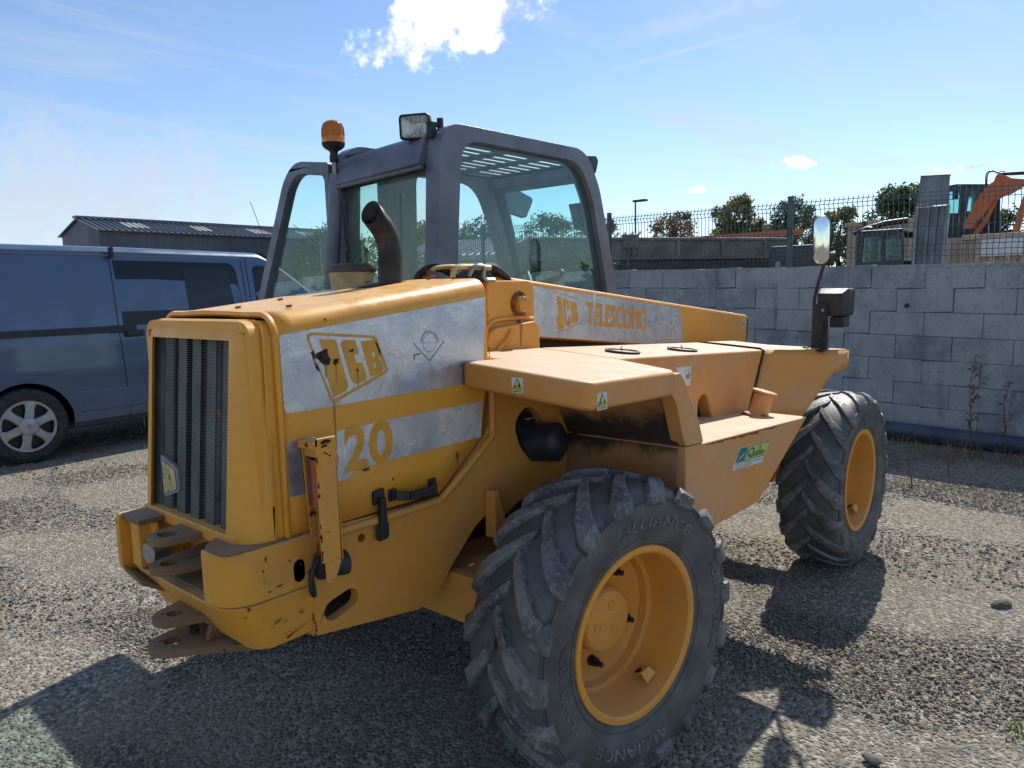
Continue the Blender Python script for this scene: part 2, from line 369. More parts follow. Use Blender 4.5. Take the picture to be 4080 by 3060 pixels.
c = n.mix(at.outputs['Fac'], (.085, .084, .076), (.36, .335, .28)); c = n.mix(n.math('MULTIPLY', n.ramp(at2.outputs['Fac'], .6, 1.0), .65), c, (.33, .235, .15))
c = n.mix(n.math('MULTIPLY', n.ramp(at2.outputs['Fac'], .4, .0), .6), c, (.17, .19, .19))
n.set(col=c, rough=.9, spec=.25); MAT['pebbles'] = n.m

def leafmat(name, a, b):
    n = NT(name); oi = n.n('ShaderNodeAttribute', attribute_name='tone')
    c = n.mix(oi.outputs['Fac'], a, b); n.set(col=c, rough=.6, spec=.3)
    tl = n.n('ShaderNodeBsdfTranslucent'); n.put(tl.inputs[0], c)
    mx = n.n('ShaderNodeMixShader'); mx.inputs[0].default_value = .35; n.l(n.p.outputs[0], mx.inputs[1]); n.l(tl.outputs[0], mx.inputs[2]); n.l(mx.outputs[0], n.out.inputs[0]); MAT[name] = n.m
leafmat('leaf_olive', (.09, .10, .03), (.26, .23, .08))
leafmat('leaf_green', (.04, .07, .025), (.12, .165, .06))
leafmat('leaf_rust', (.12, .075, .03), (.30, .18, .075))
leafmat('leaf_grey', (.07, .09, .055), (.18, .20, .125))
leafmat('straw', (.20, .13, .06), (.42, .31, .17))
leafmat('weed', (.05, .10, .02), (.16, .22, .06))

# ---------------------------------------------------------------- mesh helpers
def tag(o, label=None, cat=None, group=None, kind=None):
    if label: o['label'] = label
    if cat: o['category'] = cat
    if group: o['group'] = group
    if kind: o['kind'] = kind
    return o
def thing(name, label, cat, loc=(0, 0, 0), group=None):
    o = bpy.data.objects.new(name, None); COL.objects.link(o); o.location = loc; o.empty_display_size = .2
    return tag(o, label, cat, group)

class MB:
    def __init__(s): s.v = []; s.f = []
    def add(s, vs, fs):
        k = len(s.v); s.v += [tuple(x) for x in vs]; s.f += [tuple(i+k for i in f) for f in fs]; return s
    def box(s, x0, x1, y0, y1, z0, z1):
        return s.add([(x0, y0, z0), (x1, y0, z0), (x1, y1, z0), (x0, y1, z0), (x0, y0, z1), (x1, y0, z1), (x1, y1, z1), (x0, y1, z1)],
                     [(0, 3, 2, 1), (4, 5, 6, 7), (0, 1, 5, 4), (1, 2, 6, 5), (2, 3, 7, 6), (3, 0, 4, 7)])
    def prism(s, poly, axis, a, b, holes=(), poly2=None):
        """extrude a 2-D outline along an axis; y: (x,z)  x: (y,z)  z: (x,y)"""
        m = {'y': lambda p, t: (p[0], t, p[1]), 'x': lambda p, t: (t, p[0], p[1]), 'z': lambda p, t: (p[0], p[1], t)}[axis]
        loops = [list(poly)] + [list(h) for h in holes]; n = sum(map(len, loops))
        loops2 = loops if poly2 is None else [list(poly2)]
        vs = [m(p, a) for L in loops for p in L] + [m(p, b) for L in loops2 for p in L]; fs = []
        if holes:
            tri = tessellate_polygon([[Vector((p[0], p[1], 0)) for p in L] for L in loops])
            fs += [tuple(t) for t in tri] + [tuple(i+n for i in t) for t in tri]
        else:
            fs += [tuple(range(n)), tuple(range(n, 2*n))]
        k = 0
        for L in loops:
            c = len(L)
            fs += [(k+i, k+(i+1) % c, k+n+(i+1) % c, k+n+i) for i in range(c)]; k += c
        return s.add(vs, fs)
    def tube(s, pts, r, n=8, cap=True):
        pts = [Vector(p) for p in pts]; rs = r if isinstance(r, (list, tuple)) else [r]*len(pts)
        t = (pts[1]-pts[0]).normalized(); u = t.orthogonal().normalized(); vs = []; fs = []
        for i, p in enumerate(pts):
            t = ((pts[min(i+1, len(pts)-1)]-p).normalized() + (p-pts[max(i-1, 0)]).normalized())
            t = t.normalized() if t.length > 1e-9 else u.orthogonal()
            u = (u - t*u.dot(t)).normalized(); w = t.cross(u)
            vs += [p + (u*math.cos(2*PI*k/n) + w*math.sin(2*PI*k/n))*rs[i] for k in range(n)]
        for i in range(len(pts)-1):
            fs += [(i*n+k, i*n+(k+1) % n, (i+1)*n+(k+1) % n, (i+1)*n+k) for k in range(n)]
        if cap: fs += [tuple(range(n)), tuple(range((len(pts)-1)*n, len(pts)*n))]
        return s.add(vs, fs)
    def lathe(s, prof, c=(0, 0, 0), axis=(0, 0, 1), n=24, close=False):
        """prof: (distance along axis, radius)"""
        ax = Vector(axis).normalized(); u = ax.orthogonal().normalized(); w = ax.cross(u); c = Vector(c); vs = []; fs = []
        for a, r in prof: vs += [c + ax*a + (u*math.cos(2*PI*k/n) + w*math.sin(2*PI*k/n))*r for k in range(n)]
        m = len(prof)
        for i in range(m if close else m-1):
            j = (i+1) % m; fs += [(i*n+k, i*n+(k+1) % n, j*n+(k+1) % n, j*n+k) for k in range(n)]
        return s.add(vs, fs)
    def grid(s, rows):
        n = len(rows[0]); vs = [p for r in rows for p in r]; m = len(rows)
        return s.add(vs, [(i*n+j, i*n+j+1, (i+1)*n+j+1, (i+1)*n+j) for i in range(m-1) for j in range(n-1)])
    def build(s, name, mat, parent=None, bevel=0, seg=2, smooth=35, merge=True, solid=0, limit=30):
        me = bpy.data.meshes.new(name); me.from_pydata(s.v, [], s.f)
        bm = bmesh.new(); bm.from_mesh(me)
        if merge: bmesh.ops.remove_doubles(bm, verts=bm.verts, dist=1e-5)
        bmesh.ops.recalc_face_normals(bm, faces=bm.faces); bm.to_mesh(me); bm.free()
        me.materials.append(MAT[mat] if isinstance(mat, str) else mat)
        o = bpy.data.objects.new(name, me); COL.objects.link(o)
        if solid:
            md = o.modifiers.new('solid', 'SOLIDIFY'); md.thickness = abs(solid); md.offset = -1 if solid > 0 else 1
        if bevel:
            md = o.modifiers.new('bevel', 'BEVEL'); md.width = bevel; md.segments = seg; md.limit_method = 'ANGLE'; md.angle_limit = R(limit)
            md.harden_normals = True; md.use_clamp_overlap = True
        if smooth:
            me.shade_smooth(); me.set_sharp_from_angle(angle=R(smooth))
        if parent: o.parent = parent
        return o

def arc(c, r, a0, a1, n, r2=None):
    r2 = r if r2 is None else r2
    return [(c[0]+r*math.cos(a0+(a1-a0)*i/n), c[1]+r2*math.sin(a0+(a1-a0)*i/n)) for i in range(n+1)]
def rounded(poly, r, n=4):
    """round the corners of a 2-D outline"""
    out = []; m = len(poly)
    for i in range(m):
        p = Vector(poly[i]); a = Vector(poly[i-1])-p; b = Vector(poly[(i+1) % m])-p
        rr = r[i] if isinstance(r, (list, tuple)) else r
        k = min(rr, a.length*.49, b.length*.49)
        if k < 1e-4: out.append(tuple(p)); continue
        q0 = p+a.normalized()*k; q1 = p+b.normalized()*k
        for j in range(n+1):
            t = j/n; out.append(tuple(q0*(1-t)**2 + p*2*t*(1-t) + q1*t*t))
    return out
def oblong(cx_, cz_, L, w, ang, n=6):
    pts = arc((L/2, 0), w/2, -PI/2, PI/2, n) + arc((-L/2, 0), w/2, PI/2, 3*PI/2, n)
    c_, s_ = math.cos(ang), math.sin(ang)
    return [(cx_+x*c_-z*s_, cz_+x*s_+z*c_) for x, z in pts]
def circ(cx_, cz_, r, n=20): return [(cx_+r*math.cos(2*PI*k/n), cz_+r*math.sin(2*PI*k/n)) for k in range(n)]
def spline(pts, n=6):
    pts = [Vector(p) for p in pts]; P = [pts[0]*2-pts[1]] + pts + [pts[-1]*2-pts[-2]]; out = []
    for i in range(1, len(P)-2):
        for k in range(n):
            t = k/n; a, b, c_, d_ = P[i-1], P[i], P[i+1], P[i+2]
            out.append(.5*((2*b)+(c_-a)*t+(2*a-5*b+4*c_-d_)*t*t+(3*b-a-3*c_+d_)*t**3))
    return out + [pts[-1]]

def text_mesh(body, size=1.0, bold=0.0, sx=1.0, space=1.0):
    """flat letters from the built-in font, as verts and faces in x,y"""
    cu = bpy.data.curves.new('t', 'FONT'); cu.body = body; cu.size = size; cu.offset = bold; cu.space_character = space; cu.resolution_u = 3
    o = bpy.data.objects.new('t', cu); COL.objects.link(o); bpy.context.view_layer.update()
    me = o.to_mesh(); vs = [(p.co.x*sx, p.co.y) for p in me.vertices]; fs = [tuple(f.vertices) for f in me.polygons]; o.to_mesh_clear()
    bpy.data.objects.remove(o, do_unlink=True); bpy.data.curves.remove(cu); return vs, fs
def place_text(mb, body, fn, w, h, bold=0.0, space=1.0):
    """letters stretched to fill w x h, mapped by fn(u, v) into space"""
    vs, fs = text_mesh(body, 1.0, bold, 1.0, space)
    x0 = min(p[0] for p in vs); x1 = max(p[0] for p in vs); y0 = min(p[1] for p in vs); y1 = max(p[1] for p in vs)
    mb.add([fn((x-x0)/(x1-x0)*w, (y-y0)/(y1-y0)*h) for x, y in vs], fs); return mb
def flat(poly, y):     # a flat print on a side plate that faces -y
    return [(p[0], y, p[1]) for p in poly]
def side_print(name, polys, y, mat, parent, holes=None, t=.0006):
    mb = MB()
    for i, pl in enumerate(polys): mb.prism(pl, 'y', y, y-t, holes[i] if holes and holes[i] else ())
    return mb.build(name, mat, parent, smooth=0)
#BODY
# ================================================================ SETTING
rng = np.random.default_rng(7); random.seed(7)
g = MB()
xs = [-400, -120, -40, -15, -8] + [x*.8 for x in range(-8, 16)] + [16, 30, 80, 400]
ysg = [-400, -120, -40, -15, -8] + [y*.8 for y in range(-8, 16)] + [16, 30, 80, 400]
def ground_z(x, y):
    return .012*math.sin(x*1.7+.6)*math.sin(y*1.3+1.1) + .008*math.sin(x*3.9+y*2.2) if -9 < x < 14 and -9 < y < 14 else 0.0
g.grid([[(x, y, ground_z(x, y)) for y in ysg] for x in xs])
tag(g.build('ground', 'gravel', None, smooth=60), kind='structure', label='gravel yard with patches of sandy earth')

def rocks(n, sampler, smin, smax, name, label):
    """many loose stones as one mesh: squashed random octahedra"""
    P = sampler(n); n = len(P)
    base = np.array([(1, 0, 0), (0, 1, 0), (-1, 0, 0), (0, -1, 0), (0, 0, 1), (0, 0, -1)], float)
    tri = np.array([(0, 1, 4), (1, 2, 4), (2, 3, 4), (3, 0, 4), (1, 0, 5), (2, 1, 5), (3, 2, 5), (0, 3, 5)])
    sz = smin + (smax-smin)*rng.random(n)**2.6
    V = base[None]*(.75+.5*rng.random((n, 6, 1))) + rng.normal(0, .16, (n, 6, 3))
    V *= (sz[:, None, None])*np.stack([np.ones(n), .55+.4*rng.random(n), .35+.3*rng.random(n)], -1)[:, None]
    a = rng.random(n)*2*np.pi; c, s = np.cos(a), np.sin(a); t = rng.normal(0, .35, n)
    X = V[:, :, 0]*c[:, None]-V[:, :, 1]*s[:, None]; Y = V[:, :, 0]*s[:, None]+V[:, :, 1]*c[:, None]; Z = V[:, :, 2]+X*t[:, None]*.6
    gz = .012*np.sin(P[:, 0]*1.7+.6)*np.sin(P[:, 1]*1.3+1.1)+.008*np.sin(P[:, 0]*3.9+P[:, 1]*2.2)
    V = np.stack([X+P[:, 0][:, None], Y+P[:, 1][:, None], Z+(gz+sz*.10)[:, None]], -1).reshape(-1, 3)
    Fc = (tri[None]+np.arange(n)[:, None, None]*6).reshape(-1, 3)
    me = bpy.data.meshes.new(name); me.vertices.add(len(V)); me.vertices.foreach_set('co', V.ravel())
    me.loops.add(len(Fc)*3); me.loops.foreach_set('vertex_index', Fc.ravel()); me.polygons.add(len(Fc))
    me.polygons.foreach_set('loop_start', np.arange(0, len(Fc)*3, 3)); me.polygons.foreach_set('loop_total', np.full(len(Fc), 3))
    me.update(); me.validate()
    for nm, vals in (('tone', rng.random(n)**1.2), ('hue', rng.random(n))):
        at_ = me.attributes.new(nm, 'FLOAT', 'POINT'); at_.data.foreach_set('value', np.repeat(vals, 6))
    me.materials.append(MAT['pebbles']); o = bpy.data.objects.new(name, me); COL.objects.link(o)
    return tag(o, label, 'gravel', kind='stuff')
def wedge(r0, r1, half=R(44)):
    def f(n):
        r = np.sqrt(r0*r0+(r1*r1-r0*r0)*rng.random(n)); a = YAW+(rng.random(n)*2-1)*half
        x = CAM.x+r*np.cos(a); y = CAM.y+r*np.sin(a)
        keep = np.sin(x*2.1+1.3*np.sin(y*1.7))+np.sin(y*2.6+x*.9)+rng.normal(0, .9, n) > -1.9
        keep &= x < 6.3+.08*y
        return np.stack([x, y], -1)[keep]
    return f
rocks(90000, wedge(1.8, 4.2), .0032, .0125, 'gravel_stones', 'loose grey gravel stones covering the yard nearest the machine')
rocks(85000, wedge(4.2, 8.0), .0045, .0150, 'gravel_stones', 'loose grey gravel stones covering the middle of the yard')
rocks(30000, wedge(8.0, 14.0), .008, .022, 'gravel_stones', 'loose grey gravel stones covering the far yard by the wall and van')

def single_stone(x, y, s, label, mat='pebbles', tone=.2):
    bm = bmesh.new(); bmesh.ops.create_icosphere(bm, subdivisions=2, radius=s)
    rr = random.Random(int(x*1000))
    ph = [rr.random()*6 for _ in range(6)]
    for v_ in bm.verts:
        k = 1+.22*math.sin(v_.co.x/s*2.3+ph[0])+.18*math.sin(v_.co.y/s*2.9+ph[1])+.15*math.sin(v_.co.z/s*3.1+ph[2])
        v_.co *= k; v_.co.z *= .55; v_.co.x *= 1.35
    me = bpy.data.meshes.new('stone'); bm.to_mesh(me); bm.free(); me.materials.append(MAT[mat])
    at_ = me.attributes.new('tone', 'FLOAT', 'POINT'); at_.data.foreach_set('value', [tone]*len(me.vertices))
    at_ = me.attributes.new('hue', 'FLOAT', 'POINT'); at_.data.foreach_set('value', [.3]*len(me.vertices))
    o = bpy.data.objects.new('stone', me); COL.objects.link(o); o.location = (x, y, s*.35); o.rotation_euler = (0, 0, rr.random()*6)
    return tag(o, label, 'stone', 'single larger stones on the gravel')
single_stone(2.19, -1.72, .040, 'dark egg-shaped stone alone on sunlit gravel right of the front wheel', tone=.05)
single_stone(.52, -1.57, .024, 'angular grey stone on sunlit gravel beside the mirror shadow', tone=.25)
single_stone(-1.02, -.42, .027, 'pale broken lump in the shadow under the rear hitch', tone=1.0)
single_stone(-.86, -.93, .019, 'dark rounded pebble in the shade left of the rear tyre', tone=.4)

# ---------------------------------------------------------------- block wall with its blocks
WX = lambda y: 6.44 + .08*y
WANG = math.atan2(.08, 1.0)
wall = thing('block_wall', 'grey concrete block wall behind the telehandler with the mesh fence on top', 'wall', (WX(0), 0, 0))
wall.rotation_euler = (0, 0, -WANG)
BL, BH, BT = .525, .243, .20
variants = []
for k in range(5):
    mb = MB(); rr = random.Random(k)
    j = lambda a: rr.uniform(-a, a)
    mb.prism(rounded([(-.2595+j(.001), 0.002), (.2595+j(.001), .002), (.2595+j(.002), .2395+j(.001)), (-.2595+j(.002), .2395+j(.001))], .005, 2), 'x', -.09, .09)
    o = mb.build('block', 'block', None, bevel=.006, seg=2); variants.append(o.data); bpy.data.objects.remove(o, do_unlink=True)
rows = 8
TILT = .020
for r_ in range(-1, rows-1):
    for c_ in range(-6, 24):
        if r_ == rows-2 and False: continue
        yy = c_*BL + (BL/2 if r_ % 2 else 0) - .20
        b = bpy.data.objects.new('block', variants[random.randrange(5)]); COL.objects.link(b)
        md = b.modifiers.new('bevel', 'BEVEL'); md.width = .0035; md.segments = 1; md.limit_method = 'ANGLE'
        b.parent = wall; b.location = (.10+random.uniform(-.004, .004), yy, r_*BH+.105+TILT*yy); b.rotation_euler = (TILT, 0, random.choice((0, PI)))
mb = MB(); mb.prism([(-3.4, -.2), (11.9, -.2), (11.9, 1.765+TILT*11.9), (-3.4, 1.765-TILT*3.4)], 'x', .018, .18); mb.build('mortar', 'mortar', wall)
mb = MB(); mb.prism([(-3.4, 1.766-TILT*3.4), (11.9, 1.766+TILT*11.9), (11.9, 1.80+TILT*11.9), (6, 1.805+TILT*6), (1.2, 1.797+TILT*1.2), (-.4, 1.806-TILT*.4), (-3.4, 1.80-TILT*3.4)], 'x', .008, .205)
mb.build('mortar_cap', 'block', wall, bevel=.008)
mb = MB(); rr = random.Random(3)     # broken hole in a block
mb.prism([( .02+.028*math.cos(a)*(.7+.5*rr.random())-.32, 1.38+.028*math.sin(a)*(.6+.6*rr.random())) for a in [i*PI/5 for i in range(10)]], 'x', .003, -.001)
mb.build('broken_hole', 'ink', wall)

# ---------------------------------------------------------------- fence on the wall
fence = thing('mesh_fence', 'green welded wire mesh fence with folded panels on the block wall', 'fence', (WX(0)+.10, 0, 0)); fence.rotation_euler = (0, 0, -WANG)
FZ = lambda y: 1.80+TILT*y
posts = [-1.62, 1.0, 3.62, 6.25, 8.85, 11.4]
for y in posts:
    mb = MB(); z0 = FZ(y); mb.box(-.022, .022, y-.027, y+.027, z0, z0+.795); mb.box(-.024, .024, y-.029, y+.029, z0+.795, z0+.805)
    po = mb.build('post', 'fence_green', fence, bevel=.003)
    mb = MB(); mb.box(-.07, .05, y+.06, y+.16, z0+.001, z0+.008); mb.prism(rounded([(y+.075, z0+.008), (y+.145, z0+.008), (y+.135, z0+.07), (y+.085, z0+.07)], .02, 3), 'x', -.062, -.056)
    mb.build('foot_plate', 'galvanised', po, bevel=.001)
for a_, b_ in zip(posts[:-1], posts[1:]):
    mb = MB(); w = b_-a_-.07; nv = int(w/.0505)
    hz = [.725, .682, .637, .392, .200, .145, .090]
    for k in range(nv+1):
        y = a_+.035+w*k/nv; z0 = FZ(y)
        prof = [(0, .755), (0, .725), (-.030, .682), (0, .637), (0, .200), (-.030, .145), (0, .090), (0, .03)]
        mb.tube([(x, y, z0+z) for x, z in prof], .0042, 4, False)
    for z in hz:
        dx = -.030 if z in (.682, .145) else 0
        mb.tube([(dx-.006, a_+.03, FZ(a_)+z), (dx-.006, b_-.03, FZ(b_)+z)], .0048, 4, False)
    mb.build('mesh_panel', 'fence_green', fence, smooth=60, merge=False)

# pipe at the wall foot
mb = MB(); mb.tube(spline([(WX(-3)-.20, -3.0, .09), (WX(-1.4)-.19, -1.4, .085), (WX(0)-.16, 0, .10), (WX(2)-.15, 2, .09), (WX(5)-.15, 5, .09)], 6), .085, 16)
o = mb.build('plastic_pipe', 'pipe', None, smooth=60); tag(o, 'long dark blue plastic pipe lying along the foot of the block wall', 'pipe')

# ---------------------------------------------------------------- dry weeds, grass
def blades(name, spots, label, mat, cat='weeds', kind=None, group=None, parent=None):
    vs = []; fs = []; tone = []
    for (x, y, n_, h, spread, lean) in spots:
        for _ in range(n_):
            a = random.random()*2*PI; d = random.random()**.7*spread; bx, by = x+d*math.cos(a), y+d*math.sin(a)
            hh = h*random.uniform(.45, 1.1); w_ = random.uniform(.0015, .004)*(1+hh*2); la = random.random()*2*PI; L = lean*hh*random.uniform(.2, 1.2)
            px_, py_ = -math.sin(la)*w_, math.cos(la)*w_; k = len(vs); t = random.random()
            for q in (0, .5, 1):
                cx_, cy_, cz_ = bx+math.cos(la)*L*q*q, by+math.sin(la)*L*q*q, hh*(q-.18*q*q*lean)
                ww = 1-q*.85
                vs += [(cx_-px_*ww, cy_-py_*ww, cz_), (cx_+px_*ww, cy_+py_*ww, cz_)]; tone += [t, t]
            fs += [(k, k+1, k+3, k+2), (k+2, k+3, k+5, k+4)]
    me = bpy.data.meshes.new(name); me.from_pydata(vs, [], fs); me.materials.append(MAT[mat])
    at_ = me.attributes.new('tone', 'FLOAT', 'POINT'); at_.data.foreach_set('value', tone)
    o = bpy.data.objects.new(name, me); COL.objects.link(o)
    if parent: o.parent = parent
    return tag(o, label, cat, group, kind)
sp = [(WX(y)-.25-abs(random.gauss(0, .55)), y, random.randint(4, 16), random.uniform(.04, .20), .16, 1.1) for y in [random.uniform(-3.0, 3.5) for _ in range(150)]]
blades('dry_grass', sp, 'dry straw-coloured grass and weeds in the shade along the wall foot', 'straw', 'grass', 'stuff')
sp = [(4.45+random.gauss(0, .30)+.1*y, y, random.randint(6, 18), random.uniform(.02, .06), .12, 1.2) for y in [random.uniform(-2.8, 2.0) for _ in range(90)]]
sp += [(random.uniform(2.2, 4.6), random.uniform(-2.6, -1.0), random.randint(3, 9), random.uniform(.012, .035), .12, 1.4) for _ in range(70)]
blades('straw_litter', sp, 'short straw litter at the edge of the wall shadow', 'straw', 'straw', 'stuff')
for (x, y, h, lb) in ((4.38, -.30, .055, 'small green weed tuft at the shadow edge, nearest the front wheel'), (4.40, -.62, .050, 'small green weed tuft at the shadow edge, second from the front wheel'),
                      (4.35, -.84, .05, 'small green weed tuft at the shadow edge, third from the front wheel'), (3.80, -.74, .06, 'yellow-green weed on the sunlit gravel below the shadow edge'),
                      (3.95, -.34, .05, 'low green weed on gravel just right of the front tyre'), (1.02, -1.93, .05, 'thin green weed growing from the gravel at the lower right')):
    blades('weed', [(x, y, 22, h, .05, .9)], lb, 'weed', 'weed', None, 'small weeds in the gravel')
def stalk(x, y, h, label, leaves=26):
    t = thing('dry_stalk', label, 'plant', (x, y, 0), 'tall dry weed stalks at the wall')
    mb = MB(); pts = spline([(0, 0, 0), (.02, .015, h*.35), (-.015, .03, h*.7), (.03, .0, h)], 4); mb.tube(pts, [.006*(1-.7*i/len(pts)) for i in range(len(pts))], 5); mb.build('stem', 'straw', t)
    mb = MB(); rr = random.Random(int(y*100)+5)
    for k in range(leaves):
        z = h*rr.uniform(.15, 1.0); a = rr.random()*6.28; L = rr.uniform(.04, .15); dz = rr.uniform(-.05, .08)
        d_ = Vector((math.cos(a), math.sin(a), 0)); w_ = Vector((-math.sin(a), math.cos(a), .3))*rr.uniform(.004, .012); p0 = Vector((.0, .01, z)); p1 = p0+d_*L*.5+Vector((0, 0, dz)); p2 = p0+d_*L+Vector((0, 0, dz*.4))
        mb.add([p0-w_*.3, p0+w_*.3, p1+w_, p1-w_, p2], [(0, 1, 2, 3), (3, 2, 4)])
    mb.build('leaf', 'straw', t, smooth=0, merge=False)
stalk(5.85, -1.02, .95, 'tall pale dry weed stalk with curled leaves in front of the pipe', 44)
stalk(5.95, -1.28, .70, 'dry leaning weed stalk at the far right in front of the wall', 30)
stalk(4.35, -.86, .24, 'single thin stalk standing at the edge of the wall shadow', 3)
stalk(4.9, -1.02, .22, 'short thin stalk in the shade right of the lone edge stalk', 4)
# ================================================================ TELEHANDLER
T = thing('telehandler', 'old yellow telehandler with rusted silver stickers, grey cab and open door', 'telehandler', (0, 0, 0))
HY = -.45                                     # right face of engine cover and chassis
# ---- chassis side plate with slot and hole
outline = [(-.889, .962), (-.386, .946), (-.168, 1.108), (-.130, 1.16), (-.126, 1.29), (.36, 1.27), (.36, .84), (.02, .84), (-.08, .80), (-.16, .835), (-.2, .815), (-.227, .80), (-.284, .749), (-.33, .711), (-.384, .651), (-.415, .625), (-.445, .607), (-.475, .599), (-.502, .597), (-.893, .656)]
slot = oblong(-.795, .718, .062, .062, R(14))
hole = rounded([(.081, 1.195), (.02, 1.165), (.0, 1.12), (.03, 1.04), (.085, .985), (.135, .985), (.19, 1.03), (.196, 1.08), (.14, 1.16)], .03, 3)
mb = MB(); mb.prism(outline, 'y', HY, HY+.035, [slot, hole, circ(-.712, .897, .014, 12)]); mb.build('chassis_plate', 'yellow', T, bevel=.003)
# rolled flange that follows the cover opening
mb = MB(); mb.tube(spline([(-.125, HY-.006, 1.33), (-.126, HY-.006, 1.25), (-.131, HY-.006, 1.14), (-.152, HY-.006, 1.098), (-.372, HY-.006, .952), (-.41, HY-.006, .940), (-.60, HY-.006, .938), (-.885, HY-.006, .938)], 5), .013, 8); mb.build('cover_flange', 'yellow', T, smooth=60)
# left chassis plate, mirrored inside line
mb = MB(); mb.prism([(-.889, .962), (.36, .962), (1.9, .9), (2.3, .7), (2.2, .45), (1.2, .48), (.3, .5), (-.445, .607), (-.893, .656)], 'y', .17, .20); mb.build('chassis_plate', 'yellow', T, bevel=.003)
mb = MB(); mb.box(-.84, 2.25, -.25, .10, .56, 1.02); mb.build('frame_core', 'dark_bay', T, bevel=.02)
mb = MB(); mb.lathe([(0, .0), (0, .075), (.14, .075), (.16, .05), (.16, 0)], (.12, -.40, 1.04), (.2, -1, .1), 18); mb.tube(spline([(-.02, -.36, 1.2), (.03, -.38, 1.12), (.12, -.37, 1.05), (.2, -.36, .95)]), .022, 8); mb.build('pump', 'machine_dark', T, smooth=50)
mb = MB(); mb.lathe([(0, 0), (0, .03), (.03, .03), (.03, 0)], (.075, -.385, 1.035), (0, -1, 0), 14); mb.build('pump_cap', 'yellow_worn', T)
# gusset behind rear wheel and axle carrier
mb = MB(); mb.prism([(-.173, .755), (-.173, .925), (-.150, .925), (-.092, .737)], 'y', HY-.05, HY-.002); mb.build('gusset', 'yellow', T, bevel=.004)
mb = MB(); mb.box(-.30, .26, -.62, .40, .56, .66); mb.box(-.34, -.29, -.66, .36, .50, .67); mb.build('axle_carrier', 'yellow', T, bevel=.008)

# ---- axles
for nm, x in (('rear_axle', 0.0), ('front_axle', 2.39)):
    mb = MB(); mb.tube([(x, -.72, .5), (x, -.55, .5), (x, -.30, .5), (x, -.16, .5), (x, .16, .5), (x, .30, .5), (x, .55, .5), (x, .72, .5)], [.10, .085, .085, .15, .15, .085, .085, .10], 16)
    o = mb.build('axle', 'yellow_worn', T, smooth=50)
    mb = MB(); mb.tube([(x-.16, -.55, .47), (x-.16, .55, .47)], .022, 10); mb.build('steering_ram', 'steel', o, smooth=60)

# ---- engine cover
def cover_section(x):
    t = (x+.952)/(.952-.135); zt = 1.577+.092*t; r = .062
    zb = .963 if x < -.386 else .963+(x+.386)/(.386-.182)*.150 if x < -.182 else 1.113+(x+.182)*4.5
    pr_ = [(HY, zb)] + [(HY, zb+(zt-r-zb)*k/6) for k in range(1, 6)]
    pr_ += [(HY+r-r*math.cos(a), zt-r+r*math.sin(a)) for a in [PI/2*k/8 for k in range(9)]]
    pr_ += [(-.30+.36*k/5, zt+.004*math.sin(PI*k/5)) for k in range(6)]
    pr_ += [(.19-r+r*math.sin(a), zt-r+r*math.cos(a)) for a in [PI/2*k/8 for k in range(9)]] + [(.19, .98)]
    return [(x, y, z) for y, z in pr_]
xsn = [-.952, -.90, -.80, -.70, -.60, -.50, -.386, -.33, -.28, -.23, -.182, -.160, -.135]
mb = MB(); mb.grid([cover_section(x) for x in xsn]); s0 = cover_section(-.135); mb.add(s0, [tuple(range(len(s0)))])
o_cover = mb.build('engine_cover', 'yellow_hood', T, smooth=50, solid=.006)
# rear edge rib of the cover
mb = MB(); e = cover_section(-.952); mb.tube([(p[0]-.004, p[1]+(.004 if p[1] < 0 else -.004), p[2]-.003) for p in e], .010, 6); mb.build('cover_rib', 'yellow_hood', T, smooth=60)
mb = MB(); mb.prism(rounded([(HY+.009, .968), (.181, .968), (.181, 1.558), (HY+.009, 1.558)], [0, 0, .06, .06], 6), 'x', -1.024, -.940, [[(HY+.03, .976), (HY+.03, 1.53), (.165, 1.53), (.165, .976)]]); mb.build('rear_bulkhead', 'yellow_hood', T)
mb = MB(); mb.box(-.948, -.942, HY+.025, .17, .972, 1.535); mb.build('grille_backing', 'dark_bay', T)  # dark back plate added behind the grille opening
# bolts on the cover and slot for the stack
for (x, y) in ((-.70, -.07), (-.86, -.37), (-.88, -.13), (-.17, -.33), (-.15, -.18), (-.17, .05), (-.19, .13)):
    z = 1.577+.092*(x+.952)/.817
    mb = MB(); mb.lathe([(0, .009), (.007, .009), (.007, 0)], (x, y, z+.003), (-.11, 0, 1), 6); mb.build('bolt', 'rust_brown', o_cover, smooth=0)
mb = MB(); mb.prism(rounded([(-.40, -.13), (-.20, -.13), (-.20, -.03), (-.40, -.03)], .03, 4), 'z', 0, .002); o = mb.build('stack_slot', 'ink', o_cover)  # flat dark sheet, the slot's shadow is painted as colour
for v_ in o.data.vertices: v_.co.z += 1.582+.1126*(v_.co.x+.952)+.003

# ---- grille surround and grille
def xr(z): return -1.082 + (z-.95)*(.055/.60)      # leaning rear face
sec = []     # corner-rounded shell, stations from the right side round the rear to the left side
def surround_ring(z, inset=0.0):
    x0 = xr(z); r = .085; yR, yL = HY+.002+inset, .190-inset
    p = [(-.990, yR), (-.996, yR)]
    p += [(x0+r-r*math.sin(a), yR+r-r*math.cos(a)) for a in [PI/2*k/8 for k in range(9)]]
    p += [(x0+r*.8-r*.8*math.cos(a), yL-r*.8+r*.8*math.sin(a)) for a in [PI/2*k/8 for k in range(9)]]
    p += [(-.996, yL), (-.990, yL)]
    return p
GY0, GY1, GZ0, GZ1 = -.335, .155, .985, 1.507
mb = MB()
